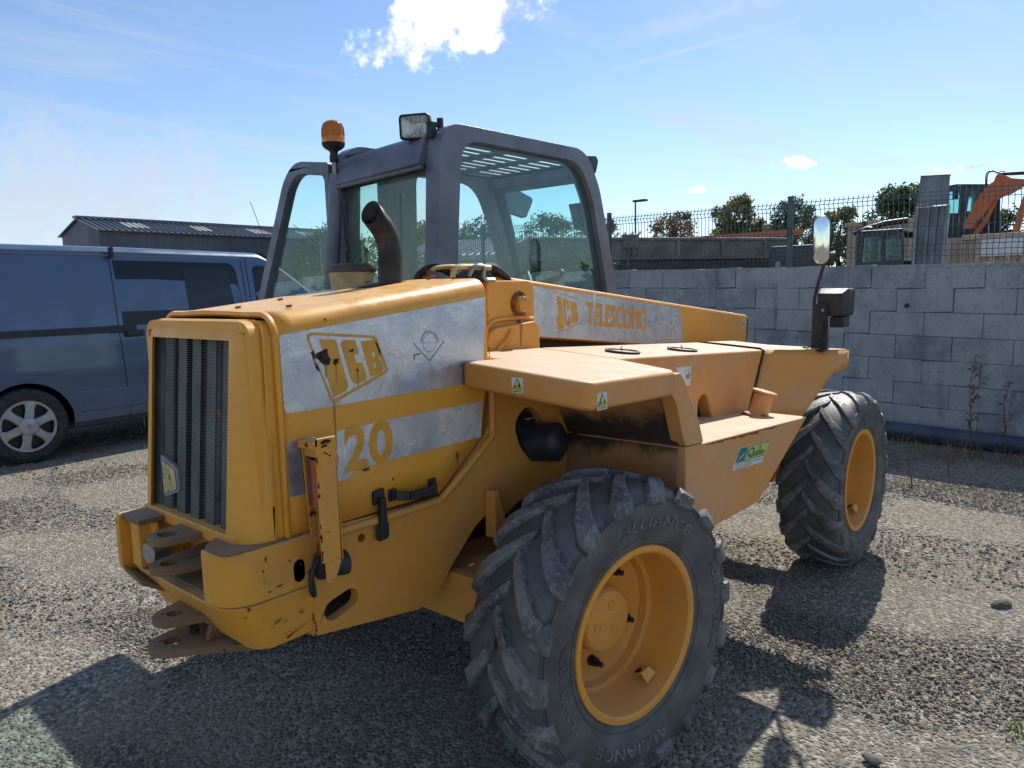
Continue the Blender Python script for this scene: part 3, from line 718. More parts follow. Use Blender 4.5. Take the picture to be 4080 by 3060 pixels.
# side posts, header and sill are cut from one rounded shell: build rings and drop the grille opening
zl = [.962, GZ0, 1.06, 1.14, 1.22, 1.30, 1.38, 1.45, GZ1, 1.520, 1.535, 1.548, 1.558, 1.562]
rings = []
for z in zl:
    ins = 0.0 if z < 1.51 else .050*(1-math.sqrt(max(0, 1-((z-1.51)/.0525)**2)))
    rg = surround_ring(z, ins); back = 0.0 if z < 1.51 else .6*ins
    rings.append([(min(x+back, -.990) if i not in (0, len(rg)-1) else x, y, z) for i, (x, y) in enumerate(rg)])
nR = len(rings[0]); vs = [p for rg in rings for p in rg]; fs = []
for i in range(len(rings)-1):
    for j in range(nR-1):
        a, b = rings[i][j], rings[i][j+1]
        rear = 10 <= j <= 10
        if rear and GZ0-.001 <= a[2] and rings[i+1][j][2] <= GZ1+.001: continue
        fs.append((i*nR+j, i*nR+j+1, (i+1)*nR+j+1, (i+1)*nR+j))
fs.append(tuple(range((len(rings)-1)*nR, len(rings)*nR)))
mb.add(vs, fs)
# return lips round the opening
jl, jr = 10, 11
for i in range(1, 8):
    for j in (jl, jr):
        p, q = rings[i][j], rings[i+1][j]; sgn = 1 if j == jl else -1
        y_in = GY0 if j == jl else GY1
        mb.add([p, q, (q[0]+.004, y_in, q[2]), (p[0]+.004, y_in, p[2]), (q[0]+.03, y_in, q[2]), (p[0]+.03, y_in, p[2])], [(0, 1, 2, 3), (3, 2, 4, 5)])
for z in (GZ0, GZ1):
    x0 = xr(z); mb.add([(x0, HY+.09, z), (x0, .12, z), (x0+.035, .12, z), (x0+.035, HY+.09, z)], [(0, 1, 2, 3)])
o = mb.build('grille_surround', 'yellow_hood', T, smooth=55)
# corrugated perforated sheet
mb = MB(); rows_ = []
ys = []
nb = 6; pw = (GY1-GY0+.04)/nb
for k in range(nb):
    y0 = GY0-.02+k*pw; ys += [(y0, 0), (y0+pw*.30, 0), (y0+pw*.36, -.030), (y0+pw*.94, -.030), (y0+pw*1.0, 0)]
for z in (GZ0-.02, GZ1+.02): rows_.append([(xr(z)+.052+dx, y, z) for y, dx in ys])
mb.grid(rows_); gr = mb.build('grille', 'grille_mesh', T, smooth=0, solid=.002)
for (y, z) in ((-.245, 1.062),):
    mb = MB(); mb.lathe([(0, .007), (.004, .005), (.004, 0)], (xr(z)+.024, y, z), (-1, 0, 0), 8); mb.build('rivet', 'black', gr)
mb = MB(); mb.box(xr(.96)-.002, -.99, HY+.06, .165, .948, .984); mb.build('grille_sill', 'yellow_worn', T, bevel=.006)
# cracked badge on the grille
bpoly = rounded([(.080, 1.150), (-.020, 1.122), (-.034, 1.048), (.074, 1.015)], .012, 3)
mb = MB(); mb.prism(bpoly, 'x', -1.056, -1.042); bd = mb.build('maker_badge', 'badge_grey', T, bevel=.003)
bpoly2 = [(.071, 1.141), (-.015, 1.117), (-.027, 1.053), (.066, 1.024)]
for k, (a0, a1) in enumerate(((.04, .31), (.355, .64), (.685, .97))):     # three letters J C B
    def bq(u, v):
        tl, tr_, br, bl = [Vector(p) for p in bpoly2]; p = (bl*(1-u)+br*u)*(1-v)+(tl*(1-u)+tr_*u)*v; return (p.x, p.y)
    um = (a0+a1)/2; w = a1-a0
    L = {0: [(a0+w*.30, .95), (a1, .95), (a1, .10), (a1-w*.2, .03), (a0, .03), (a0, .42), (a0+w*.42, .42), (a0+w*.42, .18), (a0+w*.62, .18), (a0+w*.62, .82), (a0+w*.30, .82)],
         1: [(a0, .14), (a0+w*.15, .05), (a1-w*.15, .05), (a1, .14), (a1, .44), (a0+w*.62, .44), (a0+w*.62, .18), (a0+w*.40, .18), (a0+w*.40, .82), (a0+w*.62, .82), (a0+w*.62, .60), (a1, .60), (a1, .86), (a1-w*.15, .95), (a0+w*.15, .95), (a0, .86)],
         2: [(a0, .05), (a1-w*.2, .05), (a1, .14), (a1, .45), (a1-w*.1, .51), (a1, .57), (a1, .86), (a1-w*.2, .95), (a0, .95)]}[k]
    mb = MB(); mb.prism([bq(u, v) for u, v in L], 'x', -1.0565, -1.0600); mb.build('letter', 'badge_cream', bd, bevel=.0008, seg=1)

# ---- rear counterweight / bumper
YC = -.14
def rear_ring(x_rear, half, r, x_front=-.885):
    p = [(x_front, YC-half)]
    p += [(x_rear+r-r*math.sin(a), YC-half+r-r*math.cos(a)) for a in [PI/2*k/7 for k in range(8)]]
    return p
def horseshoe(z0, z1, xr0, xr1, half, r, yin, side):
    """bumper tier: right and left wing, open in the middle, lower edge drawn in"""
    obj_ = MB()
    for s_ in (side,):
        m_ = lambda p, z: (p[0], YC+s_*(p[1]-YC), z)
        lo = rear_ring(xr0, half, r); hi = rear_ring(xr1, half, r)
        lo += [(xr0, yin), (-.885, yin)]; hi += [(xr1, yin), (-.885, yin)]
        n_ = len(lo); vs = [m_(p, z0) for p in lo]+[m_(p, z1) for p in hi]
        obj_.add(vs, [tuple(range(n_)), tuple(range(n_, 2*n_))]+[(i, (i+1) % n_, n_+(i+1) % n_, n_+i) for i in range(n_)])
    return obj_
for s_ in (1, -1): horseshoe(.815, .962, -1.150, -1.150, .322, .09, -.335, s_).build('bumper_wing', 'yellow_bumper', T, bevel=.006)
# lower tier: closed across, tapering underneath
lo = rear_ring(-1.06, .30, .06); hi = rear_ring(-1.146, .318, .09)
m_ = lambda p, s_: (p[0], YC+s_*(p[1]-YC))
lo2 = lo+[m_(p, -1) for p in reversed(lo)]; hi2 = hi+[m_(p, -1) for p in reversed(hi)]
mb = MB(); n_ = len(lo2); mb.add([(x, y, .665+.0*(x+.9)) for x, y in lo2]+[(x, y, .812) for x, y in hi2], [tuple(range(n_)), tuple(range(n_, 2*n_))]+[(i, (i+1) % n_, n_+(i+1) % n_, n_+i) for i in range(n_)])
mb.build('bumper_lower', 'yellow_bumper', T, bevel=.008)
mb = MB(); mb.box(-1.00, -.89, YC-.19, YC+.19, .813, .958); mb.build('recess_back', 'yellow_worn', T, bevel=.004)
mb = MB(); mb.prism([(-1.12, YC-.19), (-.89, YC-.19), (-.89, YC+.19), (-1.12, YC+.19)], 'z', .8135, .822); mb.build('recess_floor', 'rust_plate', T)
mb = MB(); mb.prism(rounded([(-1.145, YC-.315), (-.90, YC-.315), (-.90, YC+.315), (-1.02, YC+.315), (-1.02, YC-.10), (-1.145, YC-.20)], .03, 3), 'z', .9625, .968); mb.build('top_plate', 'rust_plate', T)
def eye(name, xh, yh, z, rr, rh, x1, w0, w1, t=.022, mat='rust_plate'):
    """drawbar plate with an eye; wide at the root"""
    tip = [(xh+rr*math.cos(a), yh+rr*math.sin(a)) for a in [PI*.62+PI*.76*k/12 for k in range(13)]]
    out = [(x1, yh+w0)] + tip + [(x1, yh-w1)]
    mb = MB(); mb.prism(out, 'z', z-t, z, [circ(xh, yh, rh, 18)]); return mb.build(name, mat, T, bevel=.004)
eye('hitch_plate', -1.150, -.150, .968, .054, .026, -.98, .09, .085)
eye('hitch_plate', -1.150, -.150, .884, .054, .026, -.98, .10, .10)
eye('hitch_plate', -1.150, -.154, .735, .060, .023, -1.03, .10, .12, .018)
eye('hitch_plate', -1.158, -.150, .655, .068, .026, -1.00, .10, .22, .020)
mb = MB(); mb.prism([(-1.10, .655), (-1.075, .735), (-1.04, .735), (-1.04, .655)], 'y', -.235, -.215); mb.build('hitch_rib', 'rust_plate', T, bevel=.003)
mb = MB(); mb.lathe([(0, .014), (.02, .014), (.02, 0)], (-1.10, -.155, .660), (0, 0, 1), 12); mb.build('hitch_pin', 'rust_dark', T)
# left wing channel with round lamp
mb = MB()
mb.prism(rounded([(-1.168, .80), (-1.168, .972), (-.95, .972), (-.95, .74), (-1.10, .75)], [.015, .02, 0, 0, .02], 3), 'y', .150, .176); mb.build('wing_wall', 'yellow_worn', T, bevel=.005)
mb = MB(); mb.prism([(-1.160, .958), (-.95, .958), (-.95, .9745), (-1.160, .9745)], 'y', .02, .1495); mb.build('wing_top', 'rust_plate', T, bevel=.004)
mb = MB(); mb.add([(-1.165, .1495, .795), (-1.09, .1495, .752), (-1.09, -.01, .735), (-1.165, .03, .775), (-1.165, .1495, .810), (-1.09, .1495, .767), (-1.09, -.01, .750), (-1.165, .03, .790)], [(0, 1, 2, 3), (4, 5, 6, 7), (0, 1, 5, 4), (1, 2, 6, 5), (2, 3, 7, 6), (3, 0, 4, 7)]); mb.build('wing_bottom', 'rust_plate', T, bevel=.003)
mb = MB(); mb.prism(rounded([(.015, .80), (.149, .80), (.149, .957), (.015, .957)], .004, 2), 'x', -1.115, -1.105, [circ(.075, .880, .043, 20)]); mb.build('lamp_plate', 'yellow_worn', T, bevel=.002)
mb = MB(); mb.lathe([(0, .042), (.008, .040), (.014, .02), (.015, 0)], (-1.106, .075, .880), (-1, 0, 0), 20); mb.build('round_lamp', 'badge_cream', T, smooth=60)
mb = MB(); mb.lathe([(0, .034), (.05, .034), (.05, 0)], (-1.09, .03, .87), (-1, -.2, 0), 6); mb.build('hex_nut', 'steel', T, smooth=0)

# ---- tail lamp guard, right
gd = MB(); x0, x1 = -.925, -.862; yo, yi = -.552, -.462; z0, z1 = .862, 1.232
gd.box(x0, x1, yo-.008, yo, .905, 1.247)                # outer wall
gd.box(x1-.008, x1, yo+.0005, yi, .905, 1.225)           # web
gd.prism([(x0+.01, .905), (x1, .905), (x1-.012, .872), (x0+.03, .838), (x0+.012, .85)], 'y', yo-.008, yo)
gd.box(x0+.004, x1-.0085, yo+.0005, yi, 1.212, 1.232)       # top cap
gd.prism([(x0+.035, .895), (x1-.0085, .905), (x1-.0085, 1.225), (x0+.02, 1.21)], 'y', yi, yi+.007)   # inner wall
gd.box(-.862, -.84, -.53, -.47, .86, .93)
o = o_guard = gd.build('lamp_guard', 'yellow_worn', T, bevel=.004)
mb = MB(); mb.prism([(-.872, -.466), (-.898, -.468), (-.912, -.506), (-.872, -.506)], 'z', 1.045, 1.186); mb.build('red_lens', 'red_lens', o, bevel=.004, seg=2)
mb = MB(); mb.prism([(-.872, -.5065), (-.912, -.5065), (-.906, -.547), (-.872, -.547)], 'z', 1.045, 1.182); mb.build('amber_lens', 'amber_lens', o, bevel=.004, seg=2)
mb = MB(); mb.box(-.908, -.872, -.544, -.472, 1.188, 1.2105); mb.build('lamp_housing', 'yellow_worn', o, bevel=.004)
mb = MB(); mb.lathe([(0, 0), (0, .032), (.012, .034), (.018, .02), (.06, .034), (.085, .036), (.085, 0)], (-.905, -.505, .875), (1, -.1, -.05), 18); mb.build('rubber_mount', 'rubber_black', o, smooth=50)
mb = MB(); mb.tube(spline([(-.90, -.50, .90), (-.925, -.50, .86), (-.92, -.49, .81), (-.90, -.475, .79), (-.905, -.47, .86)]), .006, 6); mb.build('cable', 'black', o, smooth=60)
mb = MB(); mb.prism(oblong(-.936, .868, .03, .035, PI/2), 'y', HY-.012, HY-.0125+.006); mb.build('cable_hole', 'ink', T)

# ---- latch and pull handle on the cover
mb = MB(); mb.prism(rounded([(-.668, .985), (-.625, .99), (-.625, 1.035), (-.668, 1.030)], .006, 2), 'y', HY-.012, HY-.0005)
mb.prism([(-.662, .90), (-.632, .90), (-.635, 1.01), (-.655, 1.01)], 'y', HY-.030, HY-.013); mb.prism(rounded([(-.668, .875), (-.625, .878), (-.622, .93), (-.668, .93)], .01, 2), 'y', HY-.024, HY-.014)
mb.build('latch', 'black', T, bevel=.003)
mb = MB()
def bar(pts, w, h):
    for (a, b) in zip(pts[:-1], pts[1:]):
        a, b = Vector(a), Vector(b); t = (b-a).normalized(); u = Vector((0, 0, 1)); u = (u-t*u.dot(t)).normalized(); s_ = t.cross(u)
        mb.add([a+u*h+s_*w, a-u*h+s_*w, a-u*h-s_*w, a+u*h-s_*w, b+u*h+s_*w, b-u*h+s_*w, b-u*h-s_*w, b+u*h-s_*w], [(0, 1, 2, 3), (7, 6, 5, 4), (0, 4, 5, 1), (1, 5, 6, 2), (2, 6, 7, 3), (3, 7, 4, 0)])
bar([(-.592, HY-.002, 1.003), (-.592, HY-.02, 1.003), (-.555, HY-.045, .998), (-.45, HY-.045, .993), (-.425, HY-.02, .997), (-.425, HY-.002, .997)], .008, .014)
mb.box(-.606, -.575, HY-.008, HY-.001, .983, 1.022); mb.box(-.440, -.408, HY-.008, HY-.001, .978, 1.020)
mb.build('pull_handle', 'black', T, bevel=.003)

# ---- foil stickers on the engine cover, with cut-out lettering
st1 = [(-.948, 1.5205), (-.139, 1.6055), (-.160, 1.311), (-.944, 1.307)]
s1 = side_print('foil_sticker', [[(-.947, 1.519), (-.80, 1.534), (-.5, 1.566), (-.141, 1.604), (-.146, 1.50), (-.156, 1.40), (-.163, 1.3115), (-.4, 1.3112), (-.7, 1.3085), (-.905, 1.3065), (-.938, 1.307), (-.945, 1.325), (-.946, 1.40)]], HY-.0006, 'silver', T)
fo = [(-.863, 1.506), (-.859, 1.517), (-.849, 1.521), (-.636, 1.5), (-.622, 1.492), (-.583, 1.392), (-.588, 1.383), (-.778, 1.318), (-.787, 1.316), (-.795, 1.322)]
fi = [(-.855, 1.502), (-.851, 1.510), (-.845, 1.513), (-.639, 1.492), (-.631, 1.486), (-.594, 1.394), (-.597, 1.390), (-.780, 1.327), (-.786, 1.326), (-.788, 1.330)]
side_print('logo_frame', [fo], HY-.0014, 'logo_yellow', s1, [[fi]])
J = [(-.824, 1.501), (-.768, 1.496), (-.733, 1.362), (-.736, 1.354), (-.744, 1.345), (-.787, 1.333), (-.803, 1.398), (-.812, 1.438), (-.814, 1.469)]
Cc = [(-.752, 1.481), (-.749, 1.488), (-.739, 1.493), (-.701, 1.49), (-.688, 1.449), (-.708, 1.448), (-.701, 1.425), (-.678, 1.424), (-.665, 1.38), (-.669, 1.369), (-.699, 1.361), (-.711, 1.364), (-.721, 1.376)]
Bb = [(-.680, 1.485), (-.637, 1.487), (-.621, 1.477), (-.609, 1.446), (-.617, 1.431), (-.606, 1.416), (-.601, 1.396), (-.612, 1.385), (-.652, 1.377)]
Bh = [[(-.643, 1.449), (-.632, 1.451), (-.63, 1.437), (-.64, 1.435)], [(-.638, 1.416), (-.63, 1.416), (-.627, 1.404), (-.635, 1.402)]]
for pl, hl in ((J, None), (Cc, None), (Bb, Bh)): side_print('logo_letter', [pl], HY-.0014, 'logo_yellow', s1, [hl])
def jag(poly, amp, n=5, seed=1):
    rr = random.Random(seed); out = []
    for i, p in enumerate(poly):
        q = poly[(i+1) % len(poly)]
        for k in range(n):
            t = k/n; out.append((p[0]*(1-t)+q[0]*t+rr.uniform(-amp, amp), p[1]*(1-t)+q[1]*t+rr.uniform(-amp, amp)))
    return out
r1_ = [(-.84, 1.453), (-.835, 1.463), (-.819, 1.466), (-.807, 1.472), (-.796, 1.471), (-.799, 1.464), (-.795, 1.448), (-.788, 1.441), (-.795, 1.427), (-.804, 1.425), (-.817, 1.431), (-.832, 1.447)]
r2_ = [(-.78, 1.441), (-.762, 1.442), (-.764, 1.43), (-.774, 1.424), (-.782, 1.428)]
r3_ = [(-.727, 1.46), (-.714, 1.466), (-.707, 1.464), (-.711, 1.457), (-.722, 1.457)]
r4_ = [(-.852, 1.466), (-.843, 1.471), (-.84, 1.455), (-.845, 1.441), (-.835, 1.428), (-.827, 1.41), (-.836, 1.415), (-.843, 1.437)]
r5_ = [(-.704, 1.405), (-.697, 1.408), (-.694, 1.400), (-.699, 1.395)]
for i, pl in enumerate((r1_, r2_, r3_, r4_, r5_)): side_print('rust_patch', [jag(pl, .0012, 5, i)], HY-.0022, 'rust_dark', s1)
for i, (x, za, zb, w) in enumerate(((-.773, 1.424, 1.372, .0028), (-.806, 1.425, 1.39, .003), (-.698, 1.396, 1.352, .0028))):
    side_print('rust_run', [jag([(x-w, za), (x+w, za), (x+w*.3, zb), (x-w*.3, zb)], .0005, 4, i)], HY-.0020, 'rust_run', s1)
side_print('rust_run', [jag([(-.788, 1.318), (-.782, 1.318), (-.783, 1.18), (-.786, 1.18)], .0006, 6, 9)], HY-.0010, 'rust_run', T)
side_print('torn_scrap', [jag([(-.838, 1.445), (-.832, 1.446), (-.788, 1.335), (-.793, 1.333)], .0012, 6, 4)], HY-.0026, 'silver_boom', s1)
# faint shield-and-globe outline
sh = [(-.481, 1.466), (-.447, 1.466), (-.442, 1.485), (-.426, 1.499), (-.406, 1.502), (-.386, 1.494), (-.37, 1.475), (-.368, 1.463), (-.341, 1.464), (-.411, 1.401)]
c_ = Vector((-.411, 1.458)); shi = [tuple(c_+(Vector(p)-c_)*.90) for p in sh]
side_print('emblem_outline', [sh], HY-.0012, 'badge_grey', s1, [[shi]])
side_print('emblem_rings', [circ(-.408, 1.463, .030, 24), [(-.438, 1.464), (-.378, 1.462), (-.378, 1.4605), (-.438, 1.4625)]], HY-.0013, 'badge_grey', s1, [[circ(-.408, 1.463, .0285, 24)], None])
side_print('cut_mark', [[(-.478, 1.430), (-.450, 1.433), (-.450, 1.430), (-.474, 1.427), (-.475, 1.415), (-.479, 1.415)]], HY-.0014, 'rust_dark', s1)
s2 = side_print('foil_sticker', [[(-.945, 1.228), (-.60, 1.2385), (-.168, 1.2435), (-.180, 1.117), (-.50, 1.1140), (-.720, 1.109), (-.748, 1.088), (-.93, 1.075), (-.944, 1.08)]], HY-.0006, 'silver', T)
def on_side(x0, z0, sk=0.0): return lambda u, v: (x0+u+sk*v, HY-.0014, z0+v)
for ch, x0, w in (('5', -.868, .088), ('2', -.762, .084), ('0', -.672, .094)):
    mb = MB(); place_text(mb, ch, on_side(x0, 1.106, .03), w, .137, .035); mb.build('model_digit', 'logo_yellow', s2, smooth=0)
side_print('rust_spot', [jag(circ(-.300, 1.075, .010, 8), .002, 2, 3), jag([(-.302, 1.066), (-.297, 1.066), (-.298, 1.03), (-.300, 1.03)], .0006, 3, 4)], HY-.0008, 'rust_brown', T)
side_print('rust_spot', [jag(circ(-.583, 1.050, .005, 6), .001, 2, 3)], HY-.0008, 'rust_brown', T)
side_print('rust_spot', [jag([(-.70, 1.105), (-.672, 1.108), (-.672, 1.098), (-.69, 1.095)], .002, 3, 3)], HY-.0008, 'rust_brown', T)

# ---- exhaust stack and air pre-cleaner
bx_, by_ = -.255, -.085
path = spline([(bx_, by_, 1.60), (bx_, by_, 1.70), (bx_+.004, by_, 1.76), (bx_+.001, by_+.002, 1.81), (bx_-.016, by_+.008, 1.855), (bx_-.036, by_+.016, 1.884)], 6)
mb = MB(); mb.tube(path, .043, 20, False); tip = path[-1]; dirv = (path[-1]-path[-2]).normalized()
ring0 = [Vector(v_) for v_ in mb.v[-20:]]; c0 = sum(ring0, Vector())/20
cut = []
for p in ring0:
    nn = Vector((-.84, -.10, .42)).normalized(); s_ = nn.dot(c0+dirv*.035-p)/nn.dot(dirv); cut.append(p+dirv*max(.001, s_))
mb.add(ring0+cut, [(k, (k+1) % 20, 20+(k+1) % 20, 20+k) for k in range(20)])
ex = mb.build('exhaust_stack', 'exhaust', T, smooth=60, solid=.004)
mb = MB(); mb.tube([path[2], path[3]], .046, 20); mb.build('stack_clamp', 'exhaust', ex)
ac = (-.06, .40)
mb = MB(); mb.lathe([(1.60, .085), (1.66, .088), (1.705, .096), (1.722, .098), (1.722, 0)], (*ac, 0), (0, 0, 1), 28); pc = mb.build('air_cleaner', 'cream', T, smooth=40)
mb = MB(); mb.lathe([(1.716, .0), (1.716, .103), (1.728, .105), (1.742, .099), (1.752, .07), (1.755, .03), (1.756, 0)], (*ac, 0), (0, 0, 1), 28); mb.build('cleaner_cap', 'brown_cap', pc, smooth=50)
mb = MB(); mb.lathe([(1.755, .012), (1.768, .012), (1.768, 0)], (*ac, 0), (0, 0, 1), 10); mb.build('wing_nut', 'black', pc)
# brackets, hoses and rods between cover and boom foot
mb = MB(); mb.tube(spline([(-.02, -.02, 1.64), (.0, -.03, 1.70), (.04, -.05, 1.722), (.20, -.14, 1.722)], 4), .010, 6); mb.build('grab_bar', 'cream', T, smooth=60)
mb = MB(); mb.tube(spline([(-.05, -.20, 1.66), (-.045, -.205, 1.70), (-.02, -.215, 1.716), (.10, -.26, 1.712)], 4), .012, 6); mb.build('grab_bar', 'cream', T, smooth=60)
mb = MB(); mb.lathe([(0, .016), (.015, .028), (.028, .028), (.03, .015), (.05, .015), (.05, 0)], (-.06, -.09, 1.658), (0, 0, 1), 10); mb.build('valve_cap', 'rust_brown', T)
for k, pts in enumerate(([(.02, .10, 1.62), (.02, .05, 1.70), (.06, -.02, 1.72), (.16, -.06, 1.66)], [(.05, -.18, 1.64), (.10, -.19, 1.70), (.18, -.20, 1.715), (.30, -.17, 1.67), (.36, -.12, 1.60)], [(.07, -.15, 1.64), (.13, -.17, 1.695), (.22, -.17, 1.70), (.33, -.14, 1.655)], [(.05, -.05, 1.62), (.12, -.09, 1.69), (.22, -.11, 1.69), (.30, -.1, 1.64)])):
    mb = MB(); mb.tube(spline(pts, 5), .017, 8); mb.build('hose', 'rubber_black', T, smooth=60)
mb = MB(); mb.tube(spline([(.0, -.24, 1.68), (.02, -.25, 1.715), (.06, -.26, 1.715), (.07, -.255, 1.67), (.12, -.26, 1.665)], 4), .009, 6); mb.build('hose_clip', 'steel', T, smooth=60)
mb = MB(); mb.prism(rounded([(.00, 1.655), (.05, 1.715), (.11, 1.705), (.16, 1.66)], .02, 3), 'y', -.24, -.16); mb.build('valve_block', 'black', T, bevel=.01)

# ---- boom foot, pin, boom
mb = MB(); mb.prism(rounded([(.105, 1.38), (.105, 1.663), (.395, 1.663), (.395, 1.38)], [0, .01, .05, 0], 5), 'y', -.235, -.205); mb.build('pivot_plate', 'boom_yellow', T, bevel=.004)
mb = MB(); mb.prism(rounded([(.105, 1.38), (.105, 1.663), (.395, 1.663), (.395, 1.38)], [0, .01, .05, 0], 5), 'y', .085, .11); mb.build('pivot_plate', 'boom_yellow', T, bevel=.004)
mb = MB(); mb.prism(rounded([(.065, 1.30), (.065, 1.475), (.385, 1.498), (.385, 1.30)], [0, .07, .05, 0], 6), 'y', -.270, -.236); mb.build('pivot_cheek', 'boom_yellow', T, bevel=.005)
mb = MB(); mb.tube(spline([(.075, -.245, 1.45), (.10, -.242, 1.49), (.16, -.240, 1.508), (.30, -.240, 1.512), (.375, -.24, 1.505)], 5), .010, 6); mb.build('weld_bead', 'boom_yellow', T, smooth=60)
mb = MB(); mb.tube(spline([(.20, -.275, 1.462), (.17, -.275, 1.43), (.11, -.276, 1.385), (.095, -.276, 1.31)], 4), .012, 6); mb.build('cheek_rod', 'boom_yellow', T, smooth=60)
mb = MB(); mb.lathe([(0, .052), (.006, .052), (.008, .040), (.008, 0)], (.295, -.235, 1.567), (0, -1, 0), 24); pn = mb.build('pivot_pin', 'rust_brown', T)
mb = MB(); mb.lathe([(.008, .034), (.03, .034), (.036, .028), (.036, 0)], (.295, -.235, 1.567), (0, -1, 0), 20); mb.build('pin_head', 'yellow_worn', pn, smooth=40)
side_print('rust_run', [jag([(.27, 1.525), (.30, 1.52), (.297, 1.49), (.28, 1.492)], .004, 4, 2)], -.2358, 'rust_brown', T)
side_print('rust_run', [jag([(.255, 1.488), (.275, 1.488), (.262, 1.40), (.257, 1.40)], .0015, 5, 5)], -.2706, 'rust_run', T)
BY0, BY1 = -.18, .065
bo = [(.16, 1.690), (.30, 1.680), (2.712, 1.429), (2.690, 1.186), (.43, 1.418), (.16, 1.44)]
mb = MB(); mb.prism(bo, 'y', BY0, BY1); bm_ = mb.build('boom', 'boom_yellow', T, bevel=.018, seg=4)
mb = MB(); mb.prism([(2.40, 1.22), (2.66, 1.20), (2.70, .55), (2.58, .45), (2.45, .60)], 'y', -.13, .015); mb.build('boom_head', 'boom_yellow', T, bevel=.01)
for xx in (2.50, 2.60):
    mb = MB(); mb.box(xx-.03, xx+.03, -.12, -.06, 1.449-.104*(xx-2.5), 1.46-.104*(xx-2.5)); mb.build('wear_pad', 'black', bm_, bevel=.003)
mb = MB(); mb.prism([(2.700, 1.400), (2.708, 1.40), (2.69, 1.205), (2.682, 1.206)], 'y', BY0-.004, BY0-.0005); mb.build('boom_end_rim', 'rust_dark', bm_)
tp = lambda x: 1.680-.1041*(x-.30)
s3 = side_print('foil_sticker', [[(.398, tp(.398)-.022), (.8, tp(.8)-.024), (1.3, tp(1.3)-.022), (1.768, tp(1.768)-.024), (1.79, tp(1.79)-.12), (1.828, 1.284), (1.2, 1.346), (.9, 1.378), (.44, 1.427)]], BY0-.0006, 'silver_boom', bm_)
f3o = [(.598, 1.618), (.786, 1.580), (.797, 1.568), (.800, 1.472), (.79, 1.463), (.628, 1.428), (.614, 1.436)]
c_ = Vector((.70, 1.52)); f3i = [tuple(c_+(Vector(p)-c_)*.955) for p in f3o]
for q__ in ([(.598, 1.618), (.786, 1.580), (.786, 1.576), (.598, 1.614)], [(.628, 1.432), (.795, 1.468), (.797, 1.463), (.628, 1.427)]): side_print('logo_frame', [q__], BY0-.0014, 'logo_yellow', s3)
for pl in ([(.620, 1.596), (.655, 1.588), (.672, 1.455), (.660, 1.440), (.626, 1.446), (.622, 1.50), (.636, 1.50)], [(.668, 1.585), (.712, 1.573), (.716, 1.53), (.700, 1.53), (.698, 1.548), (.686, 1.55), (.692, 1.478), (.705, 1.477), (.706, 1.50), (.724, 1.50), (.728, 1.468), (.715, 1.456), (.688, 1.460), (.678, 1.475)],
           [(.722, 1.570), (.765, 1.560), (.776, 1.545), (.772, 1.522), (.784, 1.508), (.784, 1.480), (.772, 1.470), (.738, 1.470)]): side_print('logo_letter', [pl], BY0-.0014, 'logo_yellow', s3)
mb = MB(); place_text(mb, 'TELESCOPIC', lambda u, v: (.852+u+.02*v, BY0-.0020, 1.452+v-.1035*u), .545, .112, .032, 1.0); mb.build('lettering', 'logo_yellow', s3, smooth=0)
side_print('rust_run', [jag([(.905, 1.600), (.925, 1.60), (.918, 1.48), (.914, 1.48)], .002, 6, 5)], BY0-.0022, 'white_print', s3)
def warn(name, fn, parent, w=.044, h=.052):
    """small white safety sticker with a yellow triangle, a black figure and a yellow caption bar"""
    mb = MB(); mb.add([fn(0, 0), fn(w, 0), fn(w, h), fn(0, h)], [(0, 1, 2, 3)]); o = mb.build(name, 'white_print', parent, smooth=0, solid=.0006)
    e = lambda u, v, k: tuple(Vector(fn(u*w, v*h))+NRM*k)
    NRM = (Vector(fn(1, 0))-Vector(fn(0, 0))).cross(Vector(fn(0, 1))-Vector(fn(0, 0))).normalized()
    mb = MB(); mb.add([e(.04, .25, .0012), e(.96, .25, .0012), e(.5, .96, .0012)], [(0, 1, 2)]); mb.build('triangle_border', 'ink', o, smooth=0)
    mb = MB(); mb.add([e(.12, .285, .0018), e(.88, .285, .0018), e(.5, .88, .0018)], [(0, 1, 2)]); mb.add([e(.06, .04, .0012), e(.94, .04, .0012), e(.94, .2, .0012), e(.06, .2, .0012)], [(0, 1, 2, 3)]); mb.build('triangle', 'yellow_print', o, smooth=0)
    mb = MB()
    for q in ([(.62, .32), (.70, .32), (.70, .56), (.62, .56)], [(.58, .42), (.74, .42), (.74, .52), (.58, .52)], [(.63, .58), (.69, .58), (.69, .64), (.63, .64)], [(.26, .32), (.38, .32), (.38, .50), (.26, .50)], [(.42, .40), (.54, .40), (.54, .42), (.42, .42)], [(.14, .09), (.86, .09), (.86, .11), (.14, .11)], [(.2, .14), (.8, .14), (.8, .155), (.2, .155)]):
        mb.add([e(u, v, .0024) for u, v in q], [(0, 1, 2, 3)])
    mb.build('figure', 'ink', o, smooth=0)
    return o
warn('safety_sticker', lambda u, v: (2.625+u, BY0-.001, 1.345+v-.1*u), bm_, .048, .062)

